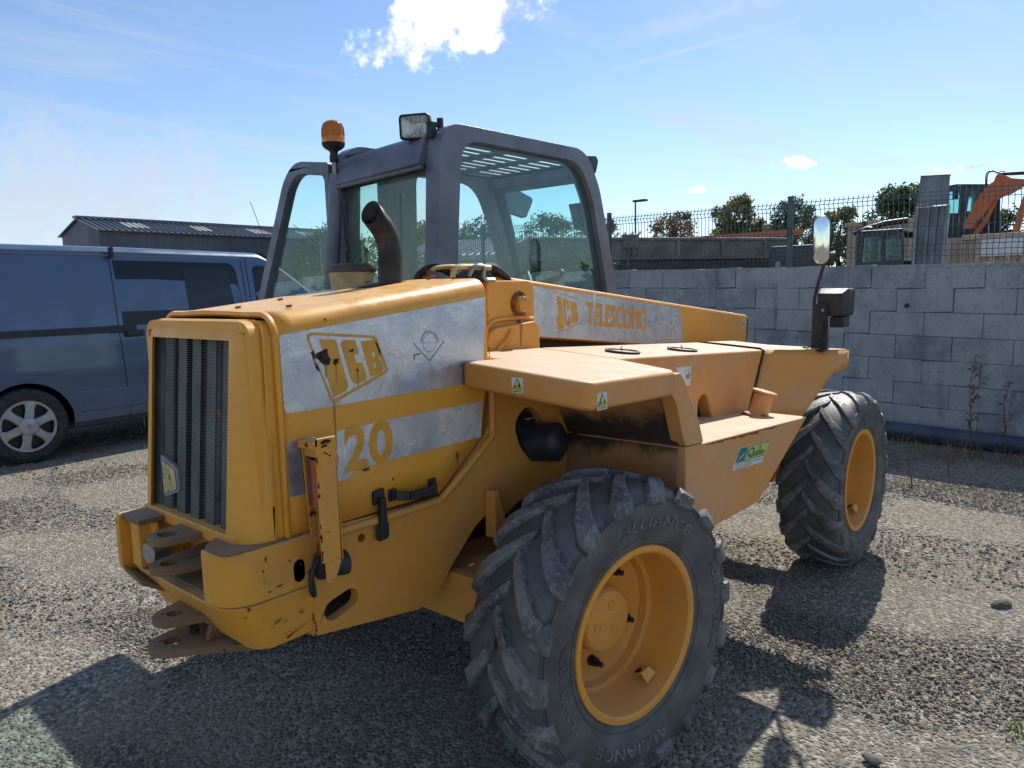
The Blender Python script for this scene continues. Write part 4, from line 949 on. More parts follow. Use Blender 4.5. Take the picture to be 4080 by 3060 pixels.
# ---- rear fender, cowl, tank
def ztop(x, y): return 1.372-(.052 if x > .35 else .030)*(x-.35)+.078*(y+.46)
plan = rounded([(-.268, -.455), (-.268, -.972), (.275, -.972), (.372, -.655), (.372, -.275), (-.095, -.275), (-.095, -.455)], [.02, .035, .05, .01, 0, 0, 0], 4)
mb = MB(); n_ = len(plan); mb.add([(x, y, ztop(x, y)-.088) for x, y in plan]+[(x, y, ztop(x, y)) for x, y in plan], [tuple(range(n_)), tuple(range(n_, 2*n_))]+[(i, (i+1) % n_, n_+(i+1) % n_, n_+i) for i in range(n_)])
fd = mb.build('rear_fender', 'yellow_dusty', T, bevel=.019, seg=4, limit=40)
leg = [(.232, 1.25), (.25, 1.325), (.290, 1.325), (.320, 1.295), (.363, 1.236), (.436, 1.128), (.462, 1.068), (.470, 1.046), (.338, 1.055), (.315, 1.085), (.262, 1.22)]
mb = MB(); mb.prism(leg, 'y', -.972, -.915); mb.build('fender_leg', 'yellow_dusty', T, bevel=.004, seg=2)
warn('safety_sticker', lambda u, v: (-.2690, -.676-u, 1.300+v+.012*u), fd, .047, .050)
warn('safety_sticker', lambda u, v: (-.226+u, -.9730, 1.262+v), fd, .052, .052)
# cowl box over the tank
A_ = [(.372, ztop(.372, -.66)), (1.79, ztop(1.79, -.66)), (1.605, .960), (1.21, .985), (1.178, 1.040), (1.152, 1.108), (1.112, 1.126), (1.078, 1.118), (1.052, 1.092), (1.042, .995), (.372, 1.02)]
B_ = [(x, z+.030 if z > 1.2 else z) for x, z in A_]
mb = MB(); mb.prism(A_, 'y', -.66, -.275, (), B_); cw_ = mb.build('cowl', 'yellow_dusty', T, bevel=.012, seg=3)
mb = MB(); mb.box(1.0, 1.22, -.60, -.58, .96, 1.16); mb.build('arch_back', 'dark_bay', T)  # dark plate put in for the shade inside the arch
side_print('paper_notice', [[(.84, 1.276), (.975, 1.270), (.965, 1.185), (.835, 1.19)]], -.6606, 'white_print', cw_)
mb = MB(); place_text(mb, 'RÉ', lambda u, v: (.925+u, -.6616, 1.218+v), .036, .026, .02); place_text(mb, 'que le veut', lambda u, v: (.905+u, -.6616, 1.252+v), .06, .007); mb.build('notice_text', 'ink', cw_, smooth=0)
for (x, y, rx) in ((.63, -.52, .074), (1.11, -.545, .070)):
    z = ztop(x, y)+.004
    mb = MB(); mb.lathe([(-.004, rx), (.004, rx+.002), (.006, rx-.004), (.004, rx-.010), (-.004, rx-.011)], (x, y, z+.002), (.05, -.08, 1), 26, True); rg = mb.build('rubber_grommet', 'black', cw_, smooth=60)
    mb = MB(); mb.lathe([(0, 0), (0, rx-.012)], (x, y, z+.001), (.05, -.08, 1), 26); mb.build('grommet_hole', 'yellow_worn', rg)
    mb = MB(); mb.tube(spline([(x-.02, y-.01, z+.004), (x-.01, y, z+.018), (x+.01, y+.01, z+.022)], 3), .003, 5); mb.build('grommet_tab', 'black', rg)
# tank with shelf
tk = [(.331, 1.052), (1.572, .984), (.993, .693), (.335, .700)]
tk2 = [(.331, 1.052), (1.60, .984), (1.05, .693), (.335, .700)]
mb = MB(); mb.prism(tk, 'y', -.972, -.49, (), tk2); tn = mb.build('fuel_tank', 'yellow_dusty', T, bevel=.007, seg=2)
mb = MB(); mb.box(.322, .330, -.945, -.452, .71, 1.046); mb.build('tank_rear_panel', 'sooty', tn, bevel=.002)
mb = MB(); mb.add([(.33, -.94, 1.054), (.33, -.30, 1.054), (.20, -.30, 1.28), (.30, -.94, 1.28), (.36, -.94, 1.054), (.36, -.30, 1.054), (.36, -.30, 1.28), (.36, -.94, 1.28)], [(0, 1, 2, 3), (4, 5, 6, 7), (0, 3, 7, 4), (1, 2, 6, 5), (3, 2, 6, 7)]); mb.build('splash_panel', 'sooty', T)
nb_ = Vector((1.455, -.772, .985)); nt_ = Vector((1.475, -.800, 1.108)); axn = (nt_-nb_).normalized()
mb = MB(); mb.lathe([(0, 0), (0, .078), (.008, .078), (.010, .048), (.118, .046), (.120, 0)], nb_, axn, 24); nk = mb.build('filler_neck', 'yellow_dusty', T, smooth=40)
mb = MB(); mb.lathe([(.112, 0), (.112, .052), (.116, .060), (.126, .060), (.130, .052), (.131, 0)], nb_, axn, 24); mb.build('filler_cap', 'yellow_dusty', nk, smooth=40)
mb = MB(); mb.box(1.41, 1.43, -.80, -.775, 1.092, 1.10); mb.build('cap_lug', 'yellow_worn', nk)
for a in (0, 2, 4): 
    mb = MB(); mb.lathe([(0, .008), (.016, .008), (.016, 0)], nb_+Vector((math.cos(a)*.064, math.sin(a)*.064, 0)), (0, 0, 1), 6); mb.build('bolt', 'rust_brown', nk, smooth=0)
# flared front section
A, B, Cp, D1, N1, N2, T1 = Vector((1.605, -.661, .966)), Vector((1.86, -.85, .935)), Vector((1.79, -.661, 1.282)), Vector((2.205, -.970, 1.258)), Vector((2.085, -.927, 1.140)), Vector((2.165, -.966, 1.156)), Vector((2.195, -.971, 1.175))
rowsf = []
for k in range(9):
    t = k/8; bot = A.lerp(B, t); top = Cp.lerp(D1, t)
    rowsf.append([bot.lerp(top, j/8) for j in range(9)])
mb = MB(); mb.grid(rowsf); mb.add([B.lerp(D1, .625), N1, N2, T1, D1]+[B.lerp(D1, k/8) for k in (7, 6)], [(0, 1, 2, 3, 4, 5, 6)])
ff = mb.build('front_flare', 'yellow_dusty', T, smooth=40, solid=.03)
mb = MB(); pl_ = [(1.795, -.664), (2.200, -.966), (2.212, -.93), (2.25, -.50), (2.25, -.28), (1.80, -.28)]
mb.add([(x, y, ztop(x, y)+.003+(.028 if y < -.9 else .0)-.05) for x, y in pl_]+[(x, y, ztop(x, y)+.003+(.026 if y < -.9 else .0)) for x, y in pl_], [tuple(range(6)), tuple(range(6, 12))]+[(i, (i+1) % 6, 6+(i+1) % 6, 6+i) for i in range(6)]); mb.build('front_cowl_top', 'yellow_dusty', T, bevel=.008, seg=2)
mb = MB(); mb.tube([(1.607, -.664, .97), (1.70, -.664, 1.128), (1.788, -.662, 1.276), (1.797, -.64, 1.288), (1.80, -.45, 1.302), (1.80, -.29, 1.313)], .006, 6); mb.build('rubber_seam', 'black', T, smooth=60)
warn('safety_sticker', lambda u, v: (2.128+u*.80-.004*0, -.9185-u*.60-.0005-.0, 1.172+v), ff, .046, .058)
# big tank sticker
QY = -.9728
def q_(u, v):     # unit sticker coordinates on the slanted panel
    tl, tr_, br, bl = Vector((.789, .968)), Vector((1.114, .949)), Vector((1.046, .864)), Vector((.719, .889))
    p = (bl*(1-u)+br*u)*(1-v)+(tl*(1-u)+tr_*u)*v; return (p.x, p.y)
qs = side_print('dealer_sticker', [[q_(0, 0), q_(.93, 0), q_(.925, .33), q_(.955, .36), q_(.96, .45), q_(1, .5), q_(1, 1), q_(0, 1)]], QY, 'white_print', tn)
side_print('green_frame', [[q_(.275, .30), q_(.93, .30), q_(.93, .42), q_(.985, .5), q_(.985, .975), q_(.275, .975)]], QY-.0008, 'green_print', qs)
side_print('yellow_field', [[q_(.29, .34), q_(.92, .34), q_(.92, .43), q_(.97, .52), q_(.97, .935), q_(.29, .935)]], QY-.0016, 'lime_print', qs)
side_print('teal_field', [rounded([q_(.02, .30), q_(.262, .30), q_(.262, .965), q_(.02, .965)], .006, 3)], QY-.0008, 'teal_print', qs)
mb = MB(); place_text(mb, 'Q', lambda u, v: (lambda p: (p[0], QY-.0026, p[1]))(q_(.315+u, .36+v)), .20, .52, .04)
place_text(mb, 'uıtte', lambda u, v: (lambda p: (p[0], QY-.0026, p[1]))(q_(.50+u, .40+v)), .33, .30, .035, .95); place_text(mb, 's', lambda u, v: (lambda p: (p[0], QY-.0026, p[1]))(q_(.855+u, .40+v)), .055, .16, .03); mb.build('dealer_name', 'green_print', qs, smooth=0)
side_print('red_dot', [[q_(.675+.035*math.cos(a), .79+.09*math.sin(a)) for a in [2*PI*k/14 for k in range(14)]]], QY-.0026, 'red_print', qs)
mb = MB(); place_text(mb, 'POITIERS - Tel. 05.49.00.54.34', lambda u, v: (lambda p: (p[0], QY-.0010, p[1]))(q_(.04+u, .17+v)), .52, .085); place_text(mb, 'THOUARS - Tel. 05.49.22.05.30', lambda u, v: (lambda p: (p[0], QY-.0010, p[1]))(q_(.04+u, .04+v)), .52, .085); place_text(mb, 'Fax 05.49.00.61.71', lambda u, v: (lambda p: (p[0], QY-.0010, p[1]))(q_(.60+u, .14+v)), .30, .10); mb.build('small_print', 'ink', qs, smooth=0)
# abstract white lines on the teal field
mb = MB()
for k in range(6):
    pts = [q_(.05+.035*k*.6+.06*math.sin(t*2.2), .36+.07*k*.5+t*.16) for t in (0, .4, .8, 1.2)]
    mb.tube([(p[0], QY-.0016, p[1]) for p in pts], .0011, 4)
mb.build('white_lines', 'white_print', qs, smooth=0)

# ---- mirror arm, mirror and lamp box on the front cowl
mb = MB(); mb.prism(rounded([(-.802, 1.268), (-.884, 1.268), (-.884, 1.50), (-.872, 1.515), (-.806, 1.515)], .006, 2), 'x', 2.095, 2.105)
mb.prism(rounded([(-.884, 1.268), (-.872, 1.50), (-.86, 1.50), (-.862, 1.268)], .002, 1), 'x', 2.106, 2.14); mb.box(2.04, 2.15, -.89, -.79, 1.262, 1.272); ma = mb.build('mirror_bracket', 'black', T, bevel=.003)
mb = MB(); mb.lathe([(0, .008), (.008, .008), (.008, 0)], (2.095, -.862, 1.48), (-1, 0, 0), 6); mb.build('bolt', 'steel', ma, smooth=0)
mb = MB(); mb.tube(spline([(2.100, -.812, 1.49), (2.098, -.815, 1.55), (2.105, -.838, 1.66), (2.12, -.858, 1.75), (2.125, -.862, 1.80)], 5), .009, 8); mb.build('mirror_arm', 'black', T, smooth=60)
mc = Vector((2.10, -.841, 1.853)); nrm = Vector((-.97, -.22, -.02)).normalized(); wv = Vector((.22, -.97, 0)).normalized(); upv = Vector((-.02, -.0, 1))
def oval(hw, hh, dz, n=10):
    pts = [(hw*math.cos(a), (hh-hw)+hw*math.sin(a)) for a in [PI*k/n for k in range(n+1)]] + [(hw*math.cos(a), -(hh-hw)+hw*math.sin(a)) for a in [PI+PI*k/n for k in range(n+1)]]
    return [mc+wv*u+upv*v+nrm*dz for u, v in pts]
mb = MB(); n_ = 22; L0 = oval(.040, .126, .0); L1 = oval(.046, .133, -.010); L2 = oval(.045, .131, -.030); L3 = oval(.028, .10, -.045)
mb.add(L0+L1+L2+L3, [(i+k*n_, (i+1) % n_+k*n_, (i+1) % n_+(k+1)*n_, i+(k+1)*n_) for k in range(3) for i in range(n_)]+[tuple(range(3*n_, 4*n_))]); mh = mb.build('mirror_head', 'black', T, smooth=50)
mb = MB(); rings_ = [oval(.0395*k/6, .1255*k/6 if k > 2 else .1255*k/6, -.0015+.006*(1-(k/6)**2)) for k in (6, 5, 4, 3, 2)]
mb.add([p for L in rings_ for p in L], [(i+k*22, (i+1) % 22+k*22, (i+1) % 22+(k+1)*22, i+(k+1)*22) for k in range(4) for i in range(22)]+[tuple(range(88, 110))]); mb.build('mirror_glass', 'mirror_glass', mh, smooth=80)
mb = MB(); mb.tube([(2.13, -.86, 1.80), (2.15, -.90, 1.81), (2.155, -.91, 1.87)], .014, 8); mb.build('mirror_clamp', 'black', mh, smooth=60)
mb = MB(); sec0 = rounded([(-.815, 1.445), (-.968, 1.445), (-.975, 1.595), (-.808, 1.597)], .018, 4); cc_ = Vector((-.89, 1.52)); sec1 = [tuple(cc_+(Vector(p)-cc_)*.80-Vector((0, .012))) for p in sec0]
mb.prism(sec0, 'x', 2.17, 2.27); mb.prism(sec1, 'x', 2.11, 2.17, (), sec0); lb = mb.build('front_lamp', 'black', T, bevel=.006, seg=2)
mb = MB(); mb.box(2.13, 2.24, -.958, -.886, 1.386, 1.444); mb.build('lamp_foot', 'black', lb, bevel=.006)
mb = MB(); mb.tube(spline([(2.09, -.865, 1.42), (2.085, -.862, 1.34), (2.03, -.82, 1.285), (1.98, -.80, 1.285)], 5), .004, 5); mb.build('lamp_cable', 'black', lb, smooth=60)

# ---- worn edges: bare metal and rust chips where paint has been knocked off
def chips(name, pts, y, parent, mat='rust_dark', seed=0):
    for i, (x, z, w, h, a) in enumerate(pts):
        c_, s_ = math.cos(a), math.sin(a); rr = random.Random(seed*31+i)
        pl = [(x+(u*w*c_-v*h*s_)*rr.uniform(.6, 1.2), z+(u*w*s_+v*h*c_)*rr.uniform(.6, 1.2)) for u, v in [(math.cos(t), math.sin(t)) for t in [2*PI*k/11 for k in range(11)]]]
        side_print(name, [pl], y, mat, parent)
edge_ = lambda x: 1.052-.0548*(x-.331)
top_ = [(x, edge_(x)-.006) for x in [.47+.8*k/40 for k in range(41)]]; rr = random.Random(4)
low_ = [(x, z-rr.uniform(.001, .013)*math.sin(PI*(x-.47)/.8)**.6-.001) for x, z in reversed(top_)]
side_print('edge_wear', [top_+low_], -.9728, 'rust_brown', tn)
rr = random.Random(11)
chips('paint_chip', [(-.9255+rr.uniform(-.001, .002), .91+.33*rr.random(), rr.uniform(.0015, .004), rr.uniform(.003, .012), rr.uniform(-.2, .2)) for _ in range(12)]+[(-.905+.04*rr.random(), .87+.36*rr.random(), rr.uniform(.001, .002), rr.uniform(.001, .003), rr.uniform(-1, 1)) for _ in range(6)]+[(-.898, 1.205, .010, .0022, -.5), (-.885, 1.196, .006, .002, -.2)]+[(-.895, 1.236, .02, .006, .1), (-.90, 1.225, .012, .004, .2)], -.5605, o_guard, 'rust_dark', 3)
chips('paint_chip', [(-1.00, .845, .014, .003, .15), (-1.03, .838, .007, .003, -.2), (-.965, .905, .003, .006, .5), (-.93, .885, .002, .003, 0), (-1.035, .93, .004, .008, 0), (-1.045, .90, .003, .006, .4)], -.4625, T, 'rust_brown', 7)
chips('scratch_mark', [(-.955, .70, .045, .0010, .30), (-1.01, .745, .018, .003, .35), (-.985, .738, .010, .002, .2)], -.4585, T, 'rust_brown', 8)
chips('paint_chip', [(-.89+.004*math.sin(k), .66+.012*k, .003, .006, .1) for k in range(6)], -.4515, T, 'rust_dark', 9)
chips('paint_chip', [(-.128, 1.34+.26*rr.random(), .003, .006, 0) for _ in range(6)]+[(-.80, 1.555, .004, .004, 0)], -.4512, T, 'rust_dark', 10)
for (y, z, w, h) in ((-.30, 1.31, .010, .014), (.172, 1.33, .004, .018), (.172, 1.24, .004, .02), (-.27, 1.10, .004, .004)):
    mb = MB(); mb.add([(xr(z)-.0012-.0, y+w*math.cos(t)*random.uniform(.6, 1.1), z+h*math.sin(t)*random.uniform(.6, 1.1)) for t in [2*PI*k/10 for k in range(10)]], [tuple(range(10))]); mb.build('paint_chip', 'rust_brown', T, smooth=0)
# ---- wheels
def carcass(n_prof=None):
    # (across, radius) half profile from crown to bead
    return [(0, .492), (.05, .491), (.10, .487), (.135, .478), (.155, .462), (.166, .438), (.170, .405), (.167, .375), (.158, .345), (.150, .325), (.146, .308), (.140, .292), (.120, .282)]
def wheel_part(loc, steer, lugh=1.0, flip=False, name='wheel'):
    """rim mesh with tyre, hub, studs and valve as children; local +A axis = outward (-y)"""
    mb = MB(); rimp = [(.138, .296), (.147, .293), (.148, .276), (.142, .268), (.120, .264), (.06, .260), (.0, .257), (-.012, .252), (-.020, .240), (-.050, .234), (-.060, .222), (-.064, .205), (-.070, .16), (-.070, .0)]
    mb.lathe(rimp, (0, 0, 0), (0, -1, 0), 56); mb.lathe([(-.14, .294), (-.12, .27), (-.08, .25), (-.07, .225)], (0, 0, 0), (0, -1, 0), 40)
    w = mb.build(name, 'yellow_rim', T, smooth=28); w.location = loc; w.rotation_euler = (0, 0, steer+(PI if flip else 0))
    # tyre carcass
    half = carcass(); prof = [(-a, r) for a, r in reversed(half)] + half[1:]
    mb = MB(); mb.lathe(prof, (0, 0, 0), (0, -1, 0), 72)
    for rr_, a_ in ((.452, .1625), (.318, .1490), (.444, .1660)):     # moulded rings on the sidewall
        mb.lathe([(a_-.002, rr_+.003), (a_+.002, rr_+.002), (a_+.002, rr_-.002), (a_-.002, rr_-.003)], (0, 0, 0), (0, -1, 0), 72)
    ty = mb.build('tyre', 'tyre_side', w, smooth=60)
    # lugs: bars that follow the carcass from the crown down over the shoulder
    path_ = [(-.012, .492), (.03, .4915), (.075, .4895), (.112, .485), (.138, .477), (.154, .464), (.163, .448), (.167, .432)]
    hgt = [h_*lugh for h_ in (.016, .021, .025, .029, .031, .031, .028, .020)]; half_w = [.020, .026, .032, .038, .043, .045, .045, .043]
    sweep = [0, .10, .21, .30, .36, .39, .40, .405]
    mb = MB(); nl = 18
    for sgn in (1, -1):
        for k in range(nl):
            th0 = 2*PI*(k+(.5 if sgn < 0 else 0))/nl; rr = random.Random(k*7+sgn)
            vs = []
            for i, (a_, r_) in enumerate(path_):
                wob = rr.uniform(-.004, .004); h_ = hgt[i]*rr.uniform(.82, 1.05); hw_ = half_w[i]+rr.uniform(-.002, .002)
                slope = min(1, max(0, (a_-.10)/.07))
                for off, lift in ((-hw_*1.12, -.004), (-hw_*.90, h_*.90), (-hw_*.78, h_), (hw_*.78, h_), (hw_*.90, h_*.90), (hw_*1.12, -.004)):
                    th = th0+sweep[i]+(off+wob)/.49; r2_ = r_+lift*(1-.55*slope); a2 = a_+lift*slope*.75
                    vs.append((r2_*math.cos(th), -sgn*a2, r2_*math.sin(th)))
            m_ = len(path_); fs = [(i*6+j, i*6+j+1, (i+1)*6+j+1, (i+1)*6+j) for i in range(m_-1) for j in range(5)]
            fs += [tuple(range(6)), tuple(range((m_-1)*6, m_*6))]; mb.add(vs, fs)
    lg = mb.build('tread_lugs', 'tyre', w, smooth=32, merge=False); lg['kind'] = 'stuff'
    # raised lettering on the outer sidewall
    def ring_text(body, th_mid, span, r0, h, flipv=False):
        vs, fs = text_mesh(body, 1.0, .02, 1.0, 1.15); x0 = min(p[0] for p in vs); x1 = max(p[0] for p in vs); y1 = max(p[1] for p in vs)
        m2_ = MB(); out = []
        for x, y in vs:
            th = th_mid - ((x-x0)/(x1-x0)-.5)*span; r_ = r0+y/y1*h
            a_ = np.interp(-r_, [-.438, -.405, -.375, -.345, -.325, -.308], [.166, .170, .167, .158, .150, .146])+.0012
            out.append((r_*math.cos(th), -a_, r_*math.sin(th)))
        m2_.add(out, fs); return m2_.build('sidewall_lettering', 'tyre', w, smooth=0, solid=-.0016)
    ring_text('ALLIANCE', R(80), R(56), .362, .036); ring_text('ROUGH', R(12), R(24), .385, .026); ring_text('TRAC', R(-15), R(20), .385, .026); ring_text('12.5-18', R(200), R(26), .362, .022); ring_text('10PR', R(174), R(16), .362, .022); ring_text('ALLIANCE', R(260), R(56), .362, .036)
    # hub
    mb = MB(); mb.lathe([(-.070, .135), (-.05, .132), (-.045, .118), (-.01, .114), (.006, .106), (.010, .098), (.010, 0)], (0, 0, 0), (0, -1, 0), 36); hb = mb.build('hub', 'yellow_rim', w, smooth=40)
    for a in (R(70), R(190), R(310)):
        mb = MB(); mb.lathe([(.0101, .018), (.0125, .018), (.0125, .014), (.0105, .013), (.0105, 0)], (.052*math.cos(a), 0, .052*math.sin(a)), (0, -1, 0), 16); mb.build('hub_plug', 'yellow_worn', w)
    for k in range(5):
        a = R(52)+2*PI*k/5; cx_, cz_ = .168*math.cos(a), .168*math.sin(a)
        mb = MB(); mb.lathe([(-.071, .019), (-.060, .019), (-.060, .0165), (-.040, .0165), (-.040, .010), (-.016, .010), (-.016, 0)], (cx_, 0, cz_), (0, -1, 0), 8); mb.build('wheel_nut', 'rust_dark', w, smooth=30)
    a = R(-62); cx_, cz_ = .246*math.cos(a), .246*math.sin(a)
    mb = MB(); mb.tube([(cx_, -.04, cz_), (cx_*.92, -.06, cz_*.92), (cx_*.86, -.065, cz_*.86)], [.010, .007, .006], 8); mb.build('valve', 'rust_dark', w, smooth=50)
    mb = MB(); e1 = Vector((cx_, 0, cz_)).normalized(); t1 = Vector((-e1.z, 0, e1.x)); pc_ = e1*.246
    mb.add([pc_+t1*.03+Vector((0, -.03, 0)), pc_-t1*.03+Vector((0, -.03, 0)), pc_+t1*.024-e1*.03+Vector((0, -.085, 0)), pc_-t1*.014-e1*.034+Vector((0, -.08, 0)), pc_+t1*.03+Vector((0, -.10, 0)), pc_-t1*.02+Vector((0, -.10, 0))], [(0, 1, 3, 2), (2, 3, 5, 4)]); mb.build('valve_guard', 'yellow_rim', w, solid=.004, smooth=0)
    return w
def wheel_at(x, side, steer):
    off = .25-.14; s_, c_ = math.sin(steer), math.cos(steer)
    return Vector((x+off*s_*1, -side*(.75+off*c_), .5))
DR = -.154
w1 = wheel_part(wheel_at(0, 1, DR), DR)
w2 = wheel_part(wheel_at(2.39, 1, 0), 0, .62)
def copy_wheel(src, loc, rot):
    o = src.copy(); COL.objects.link(o); o.location = loc; o.rotation_euler = rot
    for ch in src.children:
        c = ch.copy(); COL.objects.link(c); c.parent = o
    return o
copy_wheel(w1, (.0, .86, .5), (0, 0, PI+DR)); copy_wheel(w2, (2.39, .86, .5), (0, 0, PI))

# ---- cab
CY = .12
def ring_prism(outer, inner, y0, y1, name, mat, bevel=.02, parent=T, seg=3):
    mb = MB(); mb.prism(outer, 'y', y0, y1, [inner]); return mb.build(name, mat, parent, bevel=bevel, seg=seg)
out_r = rounded([(.172, 1.05), (.185, 1.70), (.225, 2.345), (1.30, 2.356), (1.42, 2.16), (1.595, 1.60), (1.66, 1.05)], [0, 0, .14, .17, .05, .2, 0], 8)
in_r = rounded([(.300, 1.46), (.304, 1.74), (.352, 2.285), (1.235, 2.288), (1.352, 2.10), (1.488, 1.60), (1.50, 1.46)], [.03, .1, .12, .13, .05, .1, .03], 8)
ring_prism(out_r, in_r, CY, CY+.085, 'cab_side_frame', 'cab_grey', .022, T, 4)
in_b = rounded([(.275, 1.05), (.29, 1.70), (.33, 2.245), (.492, 2.25), (.482, 1.05)], [0, .1, .06, .04, 0], 5)
in_d = rounded([(.66, 1.10), (.695, 2.25), (1.215, 2.25), (1.33, 2.02), (1.50, 1.55), (1.50, 1.10)], [0, .06, .16, .1, .1, 0], 6)
mb = MB(); mb.prism([(x, z) for x, z in out_r], 'y', .80, .88, [in_b, in_d, [(.557, 1.55), (.572, 2.14), (.586, 2.14), (.571, 1.55)]]); mb.build('cab_side_frame', 'cab_grey', T, bevel=.012, seg=2)
# rear header and sill beams, rear corner posts
mb = MB(); hd = rounded([(.168, 2.165), (.255, 2.175), (.30, 2.30), (.245, 2.318), (.205, 2.27)], .03, 4); mb.prism([(x, z-.028) for x, z in hd], 'y', .80, CY+.088, (), hd); mb.build('rear_header', 'cab_grey', T, bevel=.006)
mb = MB(); mb.tube([(.186, .815, 2.135), (.186, .20, 2.158)], .010, 8); mb.build('header_seam', 'cab_grey', T, smooth=60)
mb = MB(); mb.tube([(.150, .872, 1.20), (.165, .862, 1.70), (.20, .822, 2.20)], .034, 12); mb.build('corner_post', 'cab_grey', T, smooth=60)
mb = MB(); mb.box(.17, .23, CY+.09, .85, 1.05, 1.50); mb.build('rear_sill', 'cab_dark', T, bevel=.01)
mb = MB(); mb.box(.20, 1.60, CY+.02, .86, .80, 1.04); mb.build('cab_floor', 'cab_dark', T, bevel=.02)
mb = MB(); mb.prism([(.20, 1.05), (1.62, 1.05), (1.58, 1.44), (.20, 1.44)], 'y', CY+.004, CY+.05); mb.build('cab_lower_panel', 'cab_dark', T)
# roof with slotted front part
mb = MB()
XS = [(.500, .695), (.775, .970), (1.050, 1.255)]; YS = [(.235+.071*k, .278+.071*k) for k in range(8)]
xe = [.24]+[v for p in XS for v in p]+[1.36]; ye = [CY+.08]+[v for p in YS for v in p]+[.81]
for i in range(0, len(xe)-1):
    if i % 2 == 0: mb.box(xe[i], xe[i+1], ye[0], ye[-1], 2.284, 2.291)
    else:
        for j in range(0, len(ye)-1, 2): mb.box(xe[i], xe[i+1], ye[j], ye[j+1], 2.284, 2.291)
rf = mb.build('cab_roof', 'cab_dark', T, merge=False)
mb = MB(); mb.box(.46, 1.32, .215, .80, 2.300, 2.302); mb.build('roof_pane', 'polycarbonate', rf)
mb = MB(); mb.prism([(1.262, 2.215), (1.27, 2.280), (1.375, 2.280), (1.372, 2.20)], 'y', .21, .795); mb.build('roof_visor', 'cab_dark', T, bevel=.008)
mb = MB(); mb.prism([(1.2605, 2.220), (1.2665, 2.268), (1.2645, 2.268), (1.2585, 2.220)], 'y', .42, .66); mb.build('visor_plate', 'brown_cap', T)
# windscreen frame pieces
mb = MB(); mb.tube([(1.34, .805, 2.25), (1.42, .815, 2.05), (1.50, .825, 1.80), (1.60, .83, 1.45)], [.045, .042, .048, .06], 10); mb.build('screen_post', 'cab_dark', T, smooth=60)
# panes
mb = MB(); mb.prism(in_r, 'y', CY+.030, CY+.035); mb.build('side_pane', 'glass_side', T, smooth=0)
rp = rounded([(.150, 1.49), (.830, 1.49), (.800, 2.15), (.150, 2.175)], [.02, .05, .06, .02], 5)
mb = MB(); mb.prism(rp, 'x', .236, .241); rpn = mb.build('rear_pane', 'glass_dirty', T, smooth=0)
mb = MB(); mb.prism(in_b, 'y', .835, .840); mb.build('quarter_pane', 'glass', T, smooth=0)
mb = MB(); mb.add([(1.37, .205, 2.21), (1.37, .795, 2.21), (1.60, .80, 1.45), (1.60, .205, 1.45)], [(0, 1, 2, 3)]); mb.build('windscreen', 'glass', T, smooth=0, solid=.004)
mb = MB(); rpo = rounded([(.15, 1.47), (.845, 1.47), (.815, 2.165), (.15, 2.188)], [.02, .06, .07, .02], 5); rpi = rounded([(.212, 1.50), (.815, 1.50), (.775, 2.125), (.212, 2.148)], [.02, .06, .08, .02], 5)
mb.prism(rpo, 'x', .2305, .2345, [rpi]); mb.build('pane_seal', 'cab_dark', rpn)
# rear wiper and pivot
mb = MB(); mb.tube(spline([(.186, .772, 2.06), (.186, .765, 1.95), (.184, .752, 1.80), (.184, .748, 1.66)], 4), .006, 6); mb.build('wiper', 'black', rpn, smooth=60)
mb = MB(); mb.lathe([(0, .014), (.012, .018), (.012, 0)], (.184, .748, 1.84), (-1, 0, 0), 10); mb.build('wiper_knuckle', 'black', rpn)
mb = MB(); mb.lathe([(0, .024), (.012, .024), (.014, .020), (.014, 0)], (.165, .77, 1.745), (-1, -.25, .05), 16); pv = mb.build('pane_catch', 'black', T, smooth=40)
mb = MB(); mb.lathe([(.0141, .019), (.016, .018), (.016, .008)], (.165, .77, 1.745), (-1, -.25, .05), 16); mb.build('catch_disc', 'white_print', pv)
# open door, hinged at the left rear corner
do = rounded([(.858, 1.02), (.868, 2.262), (1.150, 2.302), (1.262, 2.225), (1.455, 1.86), (1.585, 1.62), (1.60, 1.05)], [0, .02, .07, .08, .1, .1, .05], 6)
di = rounded([(.895, 1.45), (.905, 2.205), (1.14, 2.240), (1.215, 2.185), (1.405, 1.83), (1.53, 1.60), (1.545, 1.45)], [.03, .04, .06, .08, .1, .1, .03], 6)
mb = MB(); mb.prism(do, 'x', .185, .235, [di]); dr = mb.build('cab_door', 'cab_grey', T, bevel=.007, seg=2)
mb = MB(); mb.prism(di, 'x', .209, .214); mb.build('door_pane', 'glass', dr, smooth=0)
# interior: seat, wheel, mirror, box
mb = MB(); mb.prism(rounded([(.30, 1.20), (.70, 1.20), (.69, 1.72), (.62, 1.765), (.40, 1.765), (.31, 1.70)], [.02, .02, .08, .05, .05, .08], 4), 'x', .58, .68); st_ = mb.build('seat_back', 'seat', T, bevel=.03, seg=3)
mb = MB(); mb.box(.62, 1.05, .30, .70, 1.08, 1.24); mb.build('seat_cushion', 'seat', T, bevel=.04, seg=3)
swc = Vector((1.10, .36, 1.675)); swa = Vector((-.42, 0, 1)).normalized()
mb = MB(); mb.lathe([(.0, .165), (.012, .177), (.0, .189), (-.012, .177)], swc, swa, 40, True); sw = mb.build('steering_wheel', 'black', T, smooth=60)
mb = MB()
for a in (0, 2.1, 4.2):
    u_ = swa.orthogonal().normalized(); w_ = swa.cross(u_); mb.tube([swc-swa*.03, swc+(u_*math.cos(a)+w_*math.sin(a))*.175], .012, 6)
mb.tube([swc-swa*.03, swc+Vector((.18, 0, -.5))], .03, 8); mb.build('steering_column', 'black', sw, smooth=60)
